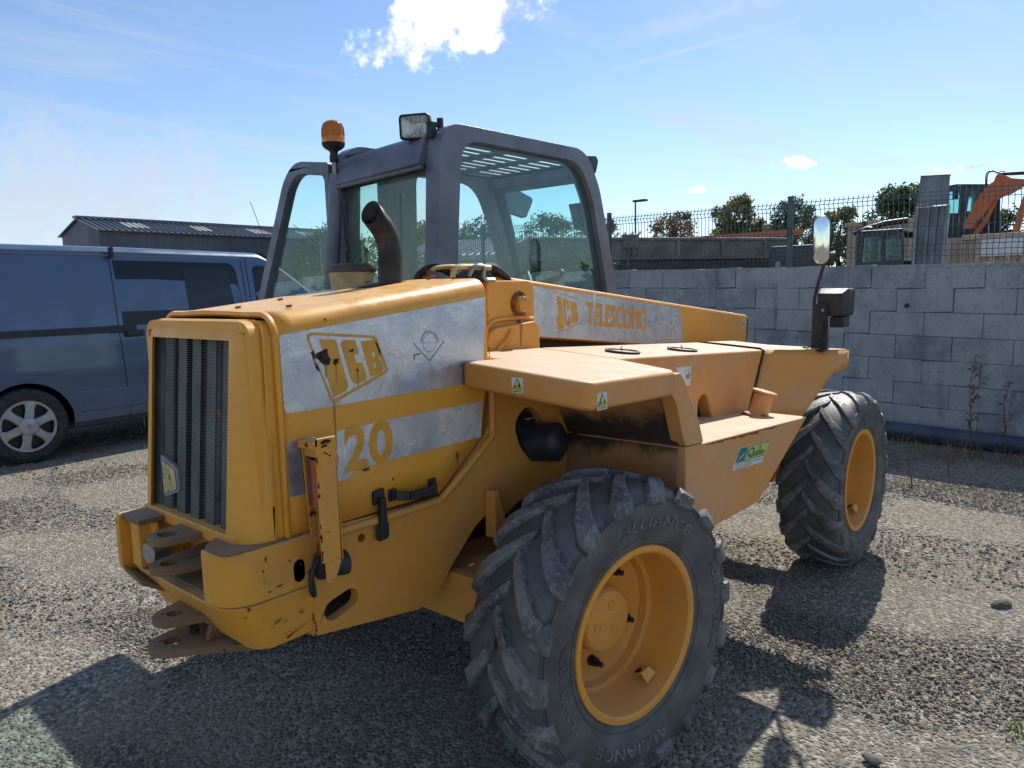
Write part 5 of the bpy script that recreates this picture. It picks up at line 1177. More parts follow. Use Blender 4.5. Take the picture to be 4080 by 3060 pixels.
mb = MB(); mp = rounded([(1.475, 2.175), (1.525, 2.285), (1.625, 2.295), (1.855, 2.235), (1.868, 2.215), (1.795, 2.10), (1.770, 2.098), (1.60, 2.125)], .02, 3)
mb.prism(mp, 'y', .955, .985); lm = mb.build('left_mirror', 'cab_dark', T, bevel=.008)
mb = MB(); c_ = Vector((1.66, 2.20)); mb.prism([tuple(c_+(Vector(p)-c_)*.94) for p in mp], 'y', .9540, .9549); mb.build('left_mirror_glass', 'glass_far', lm, smooth=0)
mb = MB(); mb.tube([(1.36, .87, 2.20), (1.42, .93, 2.18), (1.50, .965, 2.17)], .011, 6); mb.build('left_mirror_arm', 'black', lm, smooth=60)
mb = MB(); mb.prism(rounded([(1.335, 2.09), (1.50, 2.118), (1.535, 1.985), (1.455, 1.95), (1.39, 1.955)], .008, 2), 'y', .225, .275); mb.build('control_box', 'cab_dark', T, bevel=.004)
mb = MB(); mb.tube(spline([(1.46, .25, 1.955), (1.49, .25, 1.935), (1.54, .24, 1.94)], 4), .006, 6); mb.tube(spline([(1.40, .22, 2.23), (1.37, .22, 2.19), (1.40, .22, 2.15), (1.43, .22, 2.12)], 4), .012, 6); mb.build('cab_wiring', 'black', T, smooth=60)
# front work lamp, seen edge-on behind the roof
mb = MB(); mb.prism(rounded([(1.335, 2.335), (1.43, 2.345), (1.452, 2.32), (1.425, 2.25), (1.37, 2.24)], .012, 3), 'y', .15, .27); mb.build('roof_lamp', 'black', T, bevel=.008)
mb = MB(); mb.tube([(1.30, .21, 2.33), (1.36, .21, 2.30)], .01, 6); mb.build('lamp_bracket', 'black', T)
# rear work lamp
lc = Vector((.235, .275, 2.338)); ln = Vector((-.88, -.44, -.06)).normalized(); lw = Vector((-.45, .89, 0)).normalized(); lu = ln.cross(lw)*-1
if lu.z < 0: lu = -lu
def lrect(hw, hh, d_, r_):
    return [lc+lw*u+lu*v+ln*d_ for u, v in rounded([(-hw, -hh), (hw, -hh), (hw, hh), (-hw, hh)], r_, 4)]
mb = MB(); Ls = [lrect(.066, .050, .040, .018), lrect(.070, .054, .034, .02), lrect(.068, .052, .0, .02), lrect(.045, .035, -.035, .02)]; n_ = len(Ls[0])
mb.add([p for L in Ls for p in L], [(i+k*n_, (i+1) % n_+k*n_, (i+1) % n_+(k+1)*n_, i+(k+1)*n_) for k in range(3) for i in range(n_)]+[tuple(range(3*n_, 4*n_))]); wl_ = mb.build('work_lamp', 'black', T, smooth=45)
mb = MB(); L_ = lrect(.062, .046, .036, .016); mb.add(L_, [tuple(range(n_))]); mb.build('lamp_lens', 'lens', wl_, smooth=0)
mb = MB(); L_ = lrect(.060, .044, .030, .014); L2_ = lrect(.020, .018, -.01, .006); mb.add(L_+L2_, [(i, (i+1) % n_, n_+(i+1) % n_, n_+i) for i in range(n_)]+[tuple(range(n_, 2*n_))]); mb.build('lamp_reflector', 'reflector', wl_, smooth=50)
mb = MB()
for k in range(5): u = -.042+.021*k; mb.tube([lc+lw*u+lu*.040+ln*.0375, lc+lw*(u+.004)-lu*.040+ln*.0375], .0016, 4)
mb.build('lens_ribs', 'lens', wl_)
mb = MB(); mb.tube([lc-lw*.066-ln*.01+lu*.005, lc-lw*.11-ln*.02+lu*.012], .012, 8); mb.tube([lc-lw*.10-ln*.02-lu*.01, lc-lw*.10-ln*.02+lu*.035], .014, 8); mb.box(.215, .245, .165, .195, 2.28, 2.345); mb.build('lamp_arm', 'black', wl_, smooth=50)
mb = MB(); mb.tube(spline([lc-lw*.05-ln*.03, lc-lw*.055-lu*.035-ln*.02, lc-lw*.04-lu*.062-ln*.005, lc-lw*.075-lu*.066-ln*.02, lc-lw*.105-lu*.03-ln*.03], 5), .0035, 5); mb.build('lamp_wire', 'black', wl_, smooth=60)
# beacon on its stalk
bc = (.19, .822)
mb = MB(); mb.tube([(*bc, 2.165), (*bc, 2.262)], .013, 10); sk = mb.build('beacon_stalk', 'steel', T, smooth=50)
mb = MB(); mb.lathe([(2.255, .018), (2.262, .022), (2.285, .022), (2.295, .018), (2.308, .022), (2.318, .040), (2.330, .052), (2.345, .056), (2.345, 0)], (*bc, 0), (0, 0, 1), 24); mb.build('beacon_base', 'black', T, smooth=45)
mb = MB(); mb.lathe([(2.345, .0555), (2.372, .0555), (2.374, .053), (2.410, .051), (2.430, .046), (2.444, .034), (2.451, .016), (2.452, 0)], (*bc, 0), (0, 0, 1), 28); bl_ = mb.build('beacon_lens', 'amber', T, smooth=50)
mb = MB(); mb.lathe([(2.346, .02), (2.40, .018), (2.43, .012), (2.43, 0)], (*bc, 0), (0, 0, 1), 12); mb.build('beacon_reflector', 'reflector', bl_, smooth=50)
mb = MB()
for k in range(18):
    a = 2*PI*k/18; mb.tube([(bc[0]+.0535*math.cos(a), bc[1]+.0535*math.sin(a), 2.376), (bc[0]+.0515*math.cos(a), bc[1]+.0515*math.sin(a), 2.412), (bc[0]+.043*math.cos(a), bc[1]+.043*math.sin(a), 2.436)], .0022, 4)
mb.build('beacon_ribs', 'amber', bl_, smooth=50)
# ================================================================ VAN
van = thing('van', 'dark blue-grey panel van with a silver hubcap parked behind the telehandler', 'van', (0, 6.2, 0)); van.rotation_euler = (0, 0, R(3.287))
# local frame: x = along (front +), y = into the van, z = up
def vtop(u):
    if u < 3.10: return 2.205-.012*max(0, u-1.5)
    if u < 4.30: return 2.186-(u-3.10)**1.25*.70
    return max(1.05, 2.186-1.2**1.25*.70-(u-4.30)*.42)
def vlat(z, u):     # how far the side leans in with height
    b = .02 if z < .45 else 0
    if z < .45: b = .05*(.45-z)/.2
    if z > 1.20: b = .015+.12*((z-1.20)/.95)**1.3
    if .98 < z < 1.16: b += .010
    if u > 3.9: b += (u-3.9)**2*.30
    if u < -.6: b += (u+.6)**2*.25
    return b
arches = [(.28, .385), (3.80, .385)]; AR = .435
us = sorted(set([-.95, -.9, -.8, -.65]+[round(-.5+.06*k, 3) for k in range(90) if -.5+.06*k < 4.75]))
tz = [0, .05, .10, .15, .2, .25, .3, .35, .4, .45, .5, .55, .6, .65, .7, .75, .8, .85, .9, .94, .97, 1.0]
for side, W in ((0, 0.0), (1, 2.15)):
    rows_ = []
    for u in us:
        top = vtop(u)-.06; col = []
        for t in tz:
            z = .30+t*(top-.30); uu = u
            for (cx_, cz_) in arches:
                d_ = Vector((uu-cx_, z-cz_))
                if d_.length < AR: d_ = d_.normalized()*AR if d_.length > 1e-6 else Vector((0, AR)); uu, z = cx_+d_.x, cz_+d_.y
            b = vlat(z, uu); col.append((uu, b if side == 0 else W-b, z))
        rows_.append(col)
    mb = MB(); n_ = len(tz); fs = []
    for i in range(len(us)-1):
        for j in range(n_-1):
            q = [rows_[i][j], rows_[i+1][j], rows_[i+1][j+1], rows_[i][j+1]]
            if any(all(abs(math.hypot(p[0]-cx_, p[2]-cz_)-AR) < 1e-4 for p in q) for cx_, cz_ in arches): continue
            if any(math.hypot(sum(p[0] for p in q)/4-cx_, sum(p[2] for p in q)/4-cz_) < AR-.005 for cx_, cz_ in arches): continue
            fs.append((i*n_+j, (i+1)*n_+j, (i+1)*n_+j+1, i*n_+j+1))
    mb.add([p for r_ in rows_ for p in r_], fs); mb.build('body_side', 'van_paint', van, smooth=50)
rows_ = []
for u in us:
    zt = vtop(u); b = vlat(zt-.06, u); rows_.append([(u, b, zt-.06), (u, b+.02, zt-.03), (u, b+.07, zt-.008), (u, b+.2, zt+.006), (u, 1.075, zt+.02), (u, 2.15-b-.2, zt+.006), (u, 2.15-b-.07, zt-.008), (u, 2.15-b-.02, zt-.03), (u, 2.15-b, zt-.06)])
mb = MB(); mb.grid(rows_); mb.build('roof', 'van_paint', van, smooth=50)
mb = MB(); mb.box(-.9, 4.6, .12, 2.03, .28, .36); mb.build('underbody', 'van_plastic', van)
mb = MB(); mb.box(-.95, -.93, .03, 2.12, .32, 2.12); mb.build('rear_door', 'van_paint', van, bevel=.03)
mb = MB(); mb.prism(rounded([(4.55, .35), (4.95, .35), (4.98, .80), (4.80, 1.04), (4.55, 1.05)], .08, 4), 'y', .12, 2.03); mb.build('nose', 'van_paint', van, bevel=.05, seg=3)
# glass panels lie just proud of the skin
def skin_panel(name, poly, off, mat, parent=van, nu=14, nz=10, side=0):
    """a patch that follows the body side inside a 4-corner outline"""
    tl, tr_, br, bl = [Vector(p) for p in poly]; rows_ = []
    for j in range(nz+1):
        v = j/nz; r_ = []
        for i in range(nu+1):
            u = i/nu; p = (bl*(1-u)+br*u)*(1-v)+(tl*(1-u)+tr_*u)*v
            r_.append((p.x, vlat(p.y, p.x)-off, p.y))
        rows_.append(r_)
    mb = MB(); mb.grid(rows_); return mb.build(name, mat, parent, smooth=50)
def skin_poly(name, poly, off, mat, rr_):
    pl = rounded(poly, rr_, 5); mb = MB(); mb.add([(u, vlat(z, u)-off, z) for u, z in pl], [tuple(range(len(pl)))]); return mb.build(name, mat, van, smooth=0)
skin_poly('window_surround', [(1.275, 2.055), (2.74, 2.045), (2.80, 1.345), (1.30, 1.345)], .004, 'glass_van', [.01, .12, .05, .01])
skin_poly('inner_trim', [(1.285, 2.045), (2.73, 2.035), (2.79, 1.355), (1.31, 1.355)], .0015, 'van_plastic', [.01, .12, .05, .01])
skin_poly('door_window', [(2.06, 1.975), (2.62, 1.97), (2.69, 1.42), (2.08, 1.42)], .0045, 'glass_van_inner', [.03, .07, .06, .03])
fwp = skin_poly('front_window', [(2.98, 2.03), (3.40, 1.985), (4.10, 1.37), (2.98, 1.35)], .004, 'glass_van', [.10, .06, .08, .05])
mb = MB(); mb.add([(3.16, .16, 2.14), (3.16, 1.99, 2.14), (4.26, 1.93, 1.34), (4.26, .22, 1.34)], [(0, 1, 2, 3)]); ws = mb.build('windscreen', 'glass_van_front', van, solid=.004)
for off_ in (.012,):
    for v_ in ws.data.vertices: v_.co.z += off_+.03; v_.co.x += .02
for (a, b) in (((1.245, 2.10), (1.245, .36)), ((2.835, 2.08), (2.86, .36)), ((2.90, 2.10), (2.92, .5))):      # door gaps
    pts = [(a[0]+(b[0]-a[0])*k/12, a[1]+(b[1]-a[1])*k/12) for k in range(13)]
    mb = MB(); mb.tube([(u+(.05*max(0, 1.25-z) if a[0] < 1.5 else 0), vlat(z, u)-.0002, z) for u, z in pts], .006, 5); mb.build('door_gap', 'ink', van)
mb = MB(); mb.tube([(u, vlat(2.135, u)-.002, 2.105) for u in (-.9, 0, .6, 1.245)], .008, 5); mb.tube([(u, vlat(2.135, u)-.002, 2.105) for u in (1.30, 2, 2.8)], .006, 5); mb.build('roof_gutter', 'van_plastic', van)
mb = MB(); mb.box(1.235, 1.262, .03, .10, 2.07, 2.19); mb.build('gutter_clip', 'van_plastic', van)
mb = MB(); mb.box(-.9, 1.20, -.008, .02, 1.275, 1.345); mb.box(1.15, 1.42, -.012, .02, 1.27, 1.35); mb.build('door_rail', 'van_plastic', van, bevel=.004)
mb = MB(); mb.box(1.30, 1.50, -.035, .01, 1.22, 1.29); mb.build('door_handle', 'van_plastic', van, bevel=.02, seg=3)
mb = MB(); mb.box(.77, 3.30, -.006, .02, .46, .68); mb.build('side_moulding', 'van_paint', van, bevel=.02, seg=3)
mb = MB(); mb.prism([(.70, .30), (3.36, .30), (3.36, .365), (.72, .365)], 'y', .02, .06); mb.build('sill', 'van_plastic', van, bevel=.01)
mb = MB(); mb.box(3.95, 4.12, -.19, -.02, 1.36, 1.55); mb.box(4.0, 4.1, -.03, .06, 1.38, 1.42); mb.build('door_mirror', 'van_plastic', van, bevel=.03, seg=3)
for k, (x, y) in enumerate(((2.2, .55), (2.2, 1.5), (3.3, .55), (3.3, 1.5))):
    mb = MB(); mb.prism(rounded([(y-.22, 1.0), (y+.22, 1.0), (y+.2, 1.62), (y+.10, 1.66), (y+.10, 1.84), (y-.10, 1.84), (y-.10, 1.66), (y-.2, 1.62)], .04, 3), 'x', x, x+.12); mb.build('seat', 'seat', van, bevel=.03)
mb = MB(); mb.box(3.86, 4.30, .2, 1.95, 1.05, 1.28); mb.build('dashboard', 'van_plastic', van, bevel=.05)
mb = MB(); mb.tube([(3.9, .7, 1.62), (3.95, .72, 1.45), (3.98, .72, 1.28)], .010, 6); mb.box(3.86, 3.90, .64, .76, 1.60, 1.72); mb.build('phone_holder', 'black', van)
for (cx_, cz_) in arches:
    for yy, s_ in ((.115, -1), (2.035, 1)):
        mb = MB(); mb.lathe([(-.10, .22), (-.11, .33), (-.09, .375), (-.04, .385), (.06, .385), (.10, .372), (.115, .34), (.112, .30), (.10, .262), (.07, .25)], (cx_, yy, cz_), (0, s_, 0), 40); wv_ = mb.build('wheel', 'rubber_black', van, smooth=50)
        if s_ > 0: continue
        mb = MB(); mb.lathe([(.05, .262), (.06, .0)], (cx_, yy, cz_), (0, s_, 0), 36); mb.build('wheel_disc', 'black', wv_)
        # six-spoke cover: rim ring, centre, curved spokes
        mb = MB(); mb.lathe([(.100, .262), (.110, .256), (.108, .238), (.098, .232)], (cx_, yy, cz_), (0, s_, 0), 48); mb.lathe([(.098, .095), (.118, .088), (.122, .082), (.124, 0)], (cx_, yy, cz_), (0, s_, 0), 36)
        for k in range(6):
            a = R(80)+2*PI*k/6; pts = []
            for (r_, w_, d_) in ((.088, 1.05, .116), (.118, .78, .117), (.15, .56, .115), (.185, .46, .112), (.215, .46, .109), (.240, .60, .106)):
                pts.append((r_, w_, d_))
            vs = []
            for r_, w_, d_ in pts:
                for q, dd in ((-1, -.014), (-.75, 0), (0, .004), (.75, 0), (1, -.014)):
                    th = a+q*w_*.5*1.0; vs.append((cx_+r_*math.cos(th), yy+s_*(d_+dd), cz_+r_*math.sin(th)))
            mb.add(vs, [(i*5+j, i*5+j+1, (i+1)*5+j+1, (i+1)*5+j) for i in range(5) for j in range(4)])
        mb.build('hubcap', 'hubcap', wv_, smooth=40)
        mb = MB(); mb.lathe([(.1242, .094), (.1243, .090)], (cx_, yy-.0005*s_*0, cz_), (0, s_, 0), 36)
        dm = [(cx_, yy+s_*.1250, cz_+.032), (cx_+.024, yy+s_*.1250, cz_), (cx_, yy+s_*.1250, cz_-.032), (cx_-.024, yy+s_*.1250, cz_)]
        dmi = [(cx_+(p[0]-cx_)*.5, p[1], cz_+(p[2]-cz_)*.5) for p in dm]
        mb.add(dm+dmi, [(i, (i+1) % 4, 4+(i+1) % 4, 4+i) for i in range(4)]); mb.build('hubcap_emblem', 'badge_grey', wv_, smooth=0)

# ================================================================ BUILDINGS AND MACHINES BEHIND
def loc_to(o, loc, rz): o.location = loc; o.rotation_euler = (0, 0, rz); return o
# long dark shed with ribbed roof, seen over the van
shed = thing('warehouse', 'long dark slate-grey metal warehouse with ribbed roof behind the van', 'building', (0, 0, 0))
SX0, SX1, SYF, SYB, ZE, ZR = 13.6, 31.0, 40.0, 45.4, 5.30, 6.05
mb = MB(); mb.box(SX0, SX1, SYF, SYB, 0, ZE); mb.prism([(SYF, ZE), (SYB, ZE), ((SYF+SYB)/2, ZR)], 'x', SX0, SX0+.2); wl_s = mb.build('wall', 'shed_wall', shed)
mb = MB()
for k in range(int((SX1-SX0)/.5)): mb.box(SX0+.5*k+.42, SX0+.5*k+.46, SYF-.012, SYF-.002, .2, ZE-.1)
mb.build('wall_ribs', 'shed_wall', shed)
ym = (SYF+SYB)/2
mb = MB(); mb.add([(SX0-.15, SYF-.25, ZE-.02), (SX1+.15, SYF-.25, ZE-.02), (SX1+.15, ym, ZR+.05), (SX0-.15, ym, ZR+.05), (SX0-.15, SYB+.25, ZE-.02), (SX1+.15, SYB+.25, ZE-.02)], [(0, 1, 2, 3), (3, 2, 5, 4)]); rfs = mb.build('roof', 'shed_roof', shed, solid=-.05, smooth=0)
mb = MB()
for k in range(int((SX1-SX0)/.33)):
    x = SX0+.33*k; mb.add([(x, SYF-.26, ZE+.04), (x+.09, SYF-.26, ZE+.04), (x+.09, ym, ZR+.12), (x, ym, ZR+.12), (x+.02, SYF-.26, ZE+.11), (x+.07, SYF-.26, ZE+.11), (x+.07, ym, ZR+.19), (x+.02, ym, ZR+.19)], [(0, 1, 5, 4), (1, 2, 6, 5), (4, 5, 6, 7), (3, 0, 4, 7)])
mb.build('roof_ribs', 'shed_roof', rfs, smooth=0, merge=False)
for x in (15.4, 19.2, 23.0, 26.6):
    mb = MB(); f_ = lambda t: (SYF-.2+(ym-SYF)*t, ZE+.05+(ZR-ZE)*t); a, b = f_(.25), f_(.75)
    mb.add([(x, a[0], a[1]+.05), (x+1.1, a[0], a[1]+.05), (x+1.1, b[0], b[1]+.05), (x, b[0], b[1]+.05)], [(0, 1, 2, 3)]); mb.build('roof_light', 'shed_light', rfs, smooth=0)
mb = MB(); mb.box(SX0-.2, SX1+.2, ym-.28, ym+.28, ZR+.10, ZR+.22); mb.build('ridge_cap', 'shed_roof', rfs)
mb = MB(); mb.tube([(23.0, 39.6, 5.2), (22.2, 39.6, 7.4)], .02, 5); mb.build('aerial', 'black', shed)

# low pale building beyond the fence, seen through the cab
pb = thing('pale_building', 'low pale building with light ribbed roof seen through the cab glass', 'building', (0, 0, 0))
P0, P1 = Vector((26.0, 30.5, 0)), Vector((31.5, 18.0, 0)); al = (P1-P0).normalized(); bk = Vector((al.y*-1, al.x, 0))
if bk.x < 0: bk = -bk
mb = MB()
def pp(t, b, z): q = P0+al*t+bk*b; return (q.x, q.y, z)
LT = (P1-P0).length
mb.add([pp(0, 0, 0), pp(LT, 0, 0), pp(LT, 9, 0), pp(0, 9, 0), pp(0, 0, 3.55), pp(LT, 0, 3.55), pp(LT, 9, 3.55), pp(0, 9, 3.55)], [(0, 1, 5, 4), (1, 2, 6, 5), (2, 3, 7, 6), (3, 0, 4, 7)]); mb.build('wall', 'white_wall', pb, smooth=0)
mb = MB(); mb.add([pp(-.3, -.3, 3.60), pp(LT+.3, -.3, 3.60), pp(LT+.3, 5, 4.75), pp(-.3, 5, 4.75), pp(-.3, 9.3, 3.6), pp(LT+.3, 9.3, 3.6)], [(0, 1, 2, 3), (3, 2, 5, 4)]); rfp = mb.build('roof', 'pale_roof', pb, solid=-.05, smooth=0)
mb = MB()
for k in range(int(LT/.42)):
    t = .42*k; mb.add([pp(t, -.3, 3.66), pp(t+.14, -.3, 3.66), pp(t+.14, 5, 4.81), pp(t, 5, 4.81), pp(t+.03, -.3, 3.78), pp(t+.11, -.3, 3.78), pp(t+.11, 5, 4.93), pp(t+.03, 5, 4.93)], [(0, 1, 5, 4), (1, 2, 6, 5), (4, 5, 6, 7), (3, 0, 4, 7)])
mb.build('roof_ribs', 'shed_roof', rfp, smooth=0, merge=False)
mb = MB(); mb.add([pp(-.3, -.42, 3.35), pp(LT+.3, -.42, 3.35), pp(LT+.3, -.42, 3.62), pp(-.3, -.42, 3.62)], [(0, 1, 2, 3)]); mb.build('fascia', 'shed_light', pb, solid=.05, smooth=0)

# grey tipper trailer side beyond the fence
tr = thing('tipper_trailer', 'long grey-brown steel trailer body just beyond the mesh fence', 'trailer', (0, 0, 0))
q0, q1 = Vector((9.6, 7.4, 0)), Vector((13.9, 3.62, 0)); al = (q1-q0).normalized(); bk = Vector((-al.y, al.x, 0)); bk = bk if bk.x > 0 else -bk; LT = (q1-q0).length
def tp_(t, b, z): q = q0+al*t+bk*b; return (q.x, q.y, z)
mb = MB(); mb.add([tp_(0, 0, 2.24), tp_(LT, 0, 2.20), tp_(LT, 0, 2.58), tp_(0, 0, 2.66), tp_(0, 2.2, 2.24), tp_(LT, 2.2, 2.20), tp_(LT, 2.2, 2.58), tp_(0, 2.2, 2.66)], [(0, 1, 2, 3), (4, 5, 6, 7), (0, 1, 5, 4), (3, 2, 6, 7), (1, 2, 6, 5), (0, 3, 7, 4)]); mb.build('body', 'trailer_grey', tr, bevel=.02)
mb = MB(); mb.add([tp_(0, .15, 1.55), tp_(LT, .15, 1.55), tp_(LT, .15, 2.19), tp_(0, .15, 2.235), tp_(0, 2, 1.55), tp_(LT, 2, 1.55), tp_(LT, 2, 2.19), tp_(0, 2, 2.235)], [(0, 1, 2, 3), (4, 5, 6, 7), (0, 1, 5, 4), (3, 2, 6, 7), (1, 2, 6, 5), (0, 3, 7, 4)]); mb.build('undercarriage', 'machine_dark', tr)  # dark chassis box, the underside shadow is put into its colour
for t in (1.2, 3.9):
    mb = MB(); mb.lathe([(-.15, 0), (-.15, .5), (.15, .5), (.15, 0)], tp_(t, .3, .9), bk, 24); mb.build('wheel', 'rubber_black', tr, smooth=50)
mb = MB(); mb.tube([tp_(0, -.02, 2.66), tp_(LT, -.02, 2.58)], .035, 8); mb.tube([tp_(0, -.02, 2.25), tp_(LT, -.02, 2.21)], .03, 8); mb.build('rail', 'trailer_grey', tr, smooth=60)
mb = MB(); mb.add([tp_(2.0, -.06, 2.45), tp_(2.32, -.06, 2.45), tp_(2.32, -.06, 2.72), tp_(2.0, -.06, 2.72), tp_(2.0, .1, 2.45), tp_(2.32, .1, 2.45), tp_(2.32, .1, 2.72), tp_(2.0, .1, 2.72)], [(0, 1, 2, 3), (4, 5, 6, 7), (0, 1, 5, 4), (3, 2, 6, 7), (1, 2, 6, 5), (0, 3, 7, 4)]); mb.tube([tp_(2.1, -.06, 2.6), tp_(2.08, -.06, 2.05)], .02, 6); mb.build('tipping_bracket', 'trailer_grey', tr)
for k in range(6):
    t = LT*(k+.3)/6; mb = MB(); mb.add([tp_(t, -.04, 2.26), tp_(t+.07, -.04, 2.26), tp_(t+.07, -.04, 2.6), tp_(t, -.04, 2.6)], [(0, 1, 2, 3)]); mb.build('side_rib', 'trailer_grey', tr, solid=-.04, smooth=0)
# orange-brown beam behind trailer
mb = MB(); mb.tube([(15.0, 8.2, 2.78), (17.5, 4.7, 2.98)], .09, 4); o = mb.build('steel_beam', 'orange', None); tag(o, 'thin rust-orange steel beam lying above the trailer edge', 'beam')
mb = MB(); mb.box(10.9, 11.6, 2.10, 2.95, 1.5, 2.30); o = mb.build('machine_cover', 'machine_dark', None, bevel=.06, seg=3); tag(o, 'dark rounded machine cover beyond the fence next to the mirror', 'machine part')

# upright grey steel trough
tro = thing('steel_trough', 'tall upright grey steel trough standing beyond the fence', 'trough', (9.0, 0, 0))
mb = MB(); mb.prism([(.245, 1.0), (-.090, 1.0), (-.145, 2.60), (.195, 2.60)], 'x', .06, .09); mb.build('back_sheet', 'trough_grey', tro, bevel=.004)
for (a0, a1) in (((.25, 1.0), (.20, 2.60)), ((-.095, 1.0), (-.150, 2.60))):
    mb = MB(); mb.prism([(a0[0]-.018, a0[1]), (a0[0]+.018, a0[1]), (a1[0]+.018, a1[1]), (a1[0]-.018, a1[1])], 'x', -.03, .06); mb.build('side_flange', 'galvanised', tro, bevel=.003)
for f_ in (.35, .62):
    mb = MB(); xa = .245*(1-f_)-.09*f_; xb = .195*(1-f_)-.145*f_; mb.prism([(xa-.018, 1.0), (xa+.018, 1.0), (xb+.016, 2.59), (xb-.016, 2.59)], 'x', .02, .059); mb.build('rib', 'trough_grey', tro, bevel=.004)
mb = MB(); mb.prism([(.205, 2.60), (-.155, 2.60), (-.165, 2.965), (.172, 2.985)], 'x', -.06, -.04); mb.prism([(.172, 2.986), (-.165, 2.966), (-.165, 2.975), (.172, 2.995)], 'x', -.075, .03); mb.build('head_plate', 'trough_grey', tro, bevel=.004)

# small excavator cab
mini = thing('mini_excavator', 'small dark excavator cab with clear windows standing behind the block wall', 'excavator', (11.0, 1.16, 0))
mb = MB(); cabp = rounded([(-.36, 1.55), (.37, 1.55), (.34, 2.40), (.28, 2.455), (-.30, 2.43), (-.35, 2.36)], .05, 4)
hA = rounded([(-.33, 1.98), (-.075, 1.98), (-.07, 2.36), (-.30, 2.36)], .03, 3); hB = rounded([(-.02, 1.96), (.27, 1.96), (.25, 2.36), (-.02, 2.36)], .03, 3)
mb.prism(cabp, 'x', -.02, .03, [hA, hB]); mb.build('cab_frame', 'machine_dark', mini, bevel=.01)
mb = MB(); mb.prism(cabp, 'x', .85, .9, [hA, hB]); mb.build('cab_frame', 'machine_dark', mini, bevel=.01)
mb = MB(); mb.box(-.02, .9, -.33, .31, 2.42, 2.47); mb.build('cab_roof', 'machine_dark', mini, bevel=.02)
mb = MB(); mb.box(.03, .85, -.33, .34, 1.5, 1.9); mb.build('cab_base', 'machine_dark', mini)
mb = MB(); mb.prism(hA, 'x', .003, .006); mb.prism(hB, 'x', .003, .006); mb.build('pane', 'glass_far', mini)
mb = MB(); mb.prism(rounded([(-.24, 1.9), (-.05, 1.9), (-.06, 2.25), (-.12, 2.33), (-.2, 2.25)], .03, 3), 'x', .4, .5); mb.build('seat', 'badge_grey', mini, bevel=.02)
mb = MB(); mb.tube([(.0, .33, 1.9), (-.15, .36, 1.75)], .02, 6); mb.tube([(-.03, .36, 1.85), (-.10, .46, 1.70), (-.1, .5, 1.5)], .03, 8); mb.build('handrail', 'orange', mini, smooth=50)
mb = MB(); mb.tube([(.4, .33, 2.52), (.5, .05, 2.60), (.6, -.25, 2.63)], .05, 8); mb.tube([(.3, .5, 2.45), (.35, .3, 2.53), (.4, .15, 2.50)], .035, 8); mb.build('stowed_arm', 'machine_dark', mini, smooth=50)

# large orange excavator
exc = thing('orange_excavator', 'large orange excavator with dark cab and raised arm beyond the fence', 'excavator', (15.0, 0, 0))
cabE = rounded([(.965, 2.0), (.98, 3.50), (.85, 3.521), (.313, 3.462), (.287, 3.39), (.225, 2.0)], [0, .03, .02, .03, .03, 0], 3)
hE = [(.955, 2.962), (.955, 3.385), (.775, 3.382), (.786, 2.955)]; hF = rounded([(.643, 2.977), (.608, 3.339), (.573, 3.378), (.498, 3.362), (.481, 3.309), (.496, 3.176), (.54, 3.011), (.568, 2.971)], .015, 2)
for xx in (0, 1.4):
    mb = MB(); mb.prism(cabE, 'x', xx, xx+.05, [hE, hF]); mb.build('cab_frame', 'machine_dark', exc, bevel=.008)
mb = MB(); mb.prism([(.965, 3.45), (.31, 3.42), (.31, 3.47), (.965, 3.515)], 'x', .051, 1.399); mb.build('cab_roof', 'machine_dark', exc)
mb = MB(); mb.prism(hE, 'x', .02, .025); mb.build('pane', 'glass_far', exc); mb = MB(); mb.prism(hF, 'x', .02, .025); mb.build('pane', 'glass_far', exc)
mb = MB(); mb.box(-.12, -.06, .78, .88, 3.22, 3.38); mb.build('mirror', 'black', exc, bevel=.02)
mb = MB(); mb.box(-.05, 0, .74, .80, 3.455, 3.495); mb.build('cab_lamp', 'lens', exc, bevel=.01)
mb = MB(); mb.prism(rounded([(1.9, 1.3), (.0, 1.3), (.02, 2.50), (.3, 2.51), (.95, 2.56), (1.9, 2.60)], .04, 3), 'x', .07, 1.38); mb.build('upper_body', 'orange', exc, bevel=.02)
bmE = [(.60, 2.60), (.552, 2.749), (.389, 3.131), (.224, 3.375), (.129, 3.438), (.105, 3.523), (.066, 3.575), (-.145, 3.463), (-.318, 3.427), (-.60, 3.40), (-.60, 3.28), (-.324, 3.316), (-.125, 3.194), (-.057, 3.185), (.118, 3.089), (.221, 2.903), (.37, 2.735), (.42, 2.60)]
mb = MB(); mb.prism(bmE, 'x', -.60, -.35); mb.build('main_boom', 'orange', exc, bevel=.012)
mb = MB(); mb.tube([(-.47, .40, 2.50), (-.47, .268, 2.71), (-.47, .10, 3.10)], [.05, .05, .04], 8); mb.build('boom_ram', 'orange', exc, smooth=50)
mb = MB(); mb.tube([(-.47, .05, 3.575), (-.47, -.12, 3.56), (-.47, -.60, 3.53)], [.025, .035, .035], 10); mb.build('arm_ram', 'machine_dark', exc, smooth=50)
for pts in ([(.288, 3.399), (.285, 3.609), (.21, 3.661), (.131, 3.623), (-.082, 3.502)], [(.27, 3.40), (.262, 3.60), (.19, 3.645), (.10, 3.60), (-.06, 3.51)], [(.117, 3.60), (.034, 3.630), (-.036, 3.595)]):
    mb = MB(); mb.tube(spline([(-.38, y, z) for y, z in pts], 5), .010, 6); mb.build('hydraulic_hose', 'black', exc, smooth=60)
mb = MB(); mb.prism(rounded([(-.18, 2.34), (-.27, 2.34), (-.36, 2.838), (-.62, 3.45), (-.50, 3.45), (-.33, 3.12), (-.262, 2.845)], .01, 2), 'x', -.55, -.38); mb.build('dipper_arm', 'orange', exc, bevel=.01)
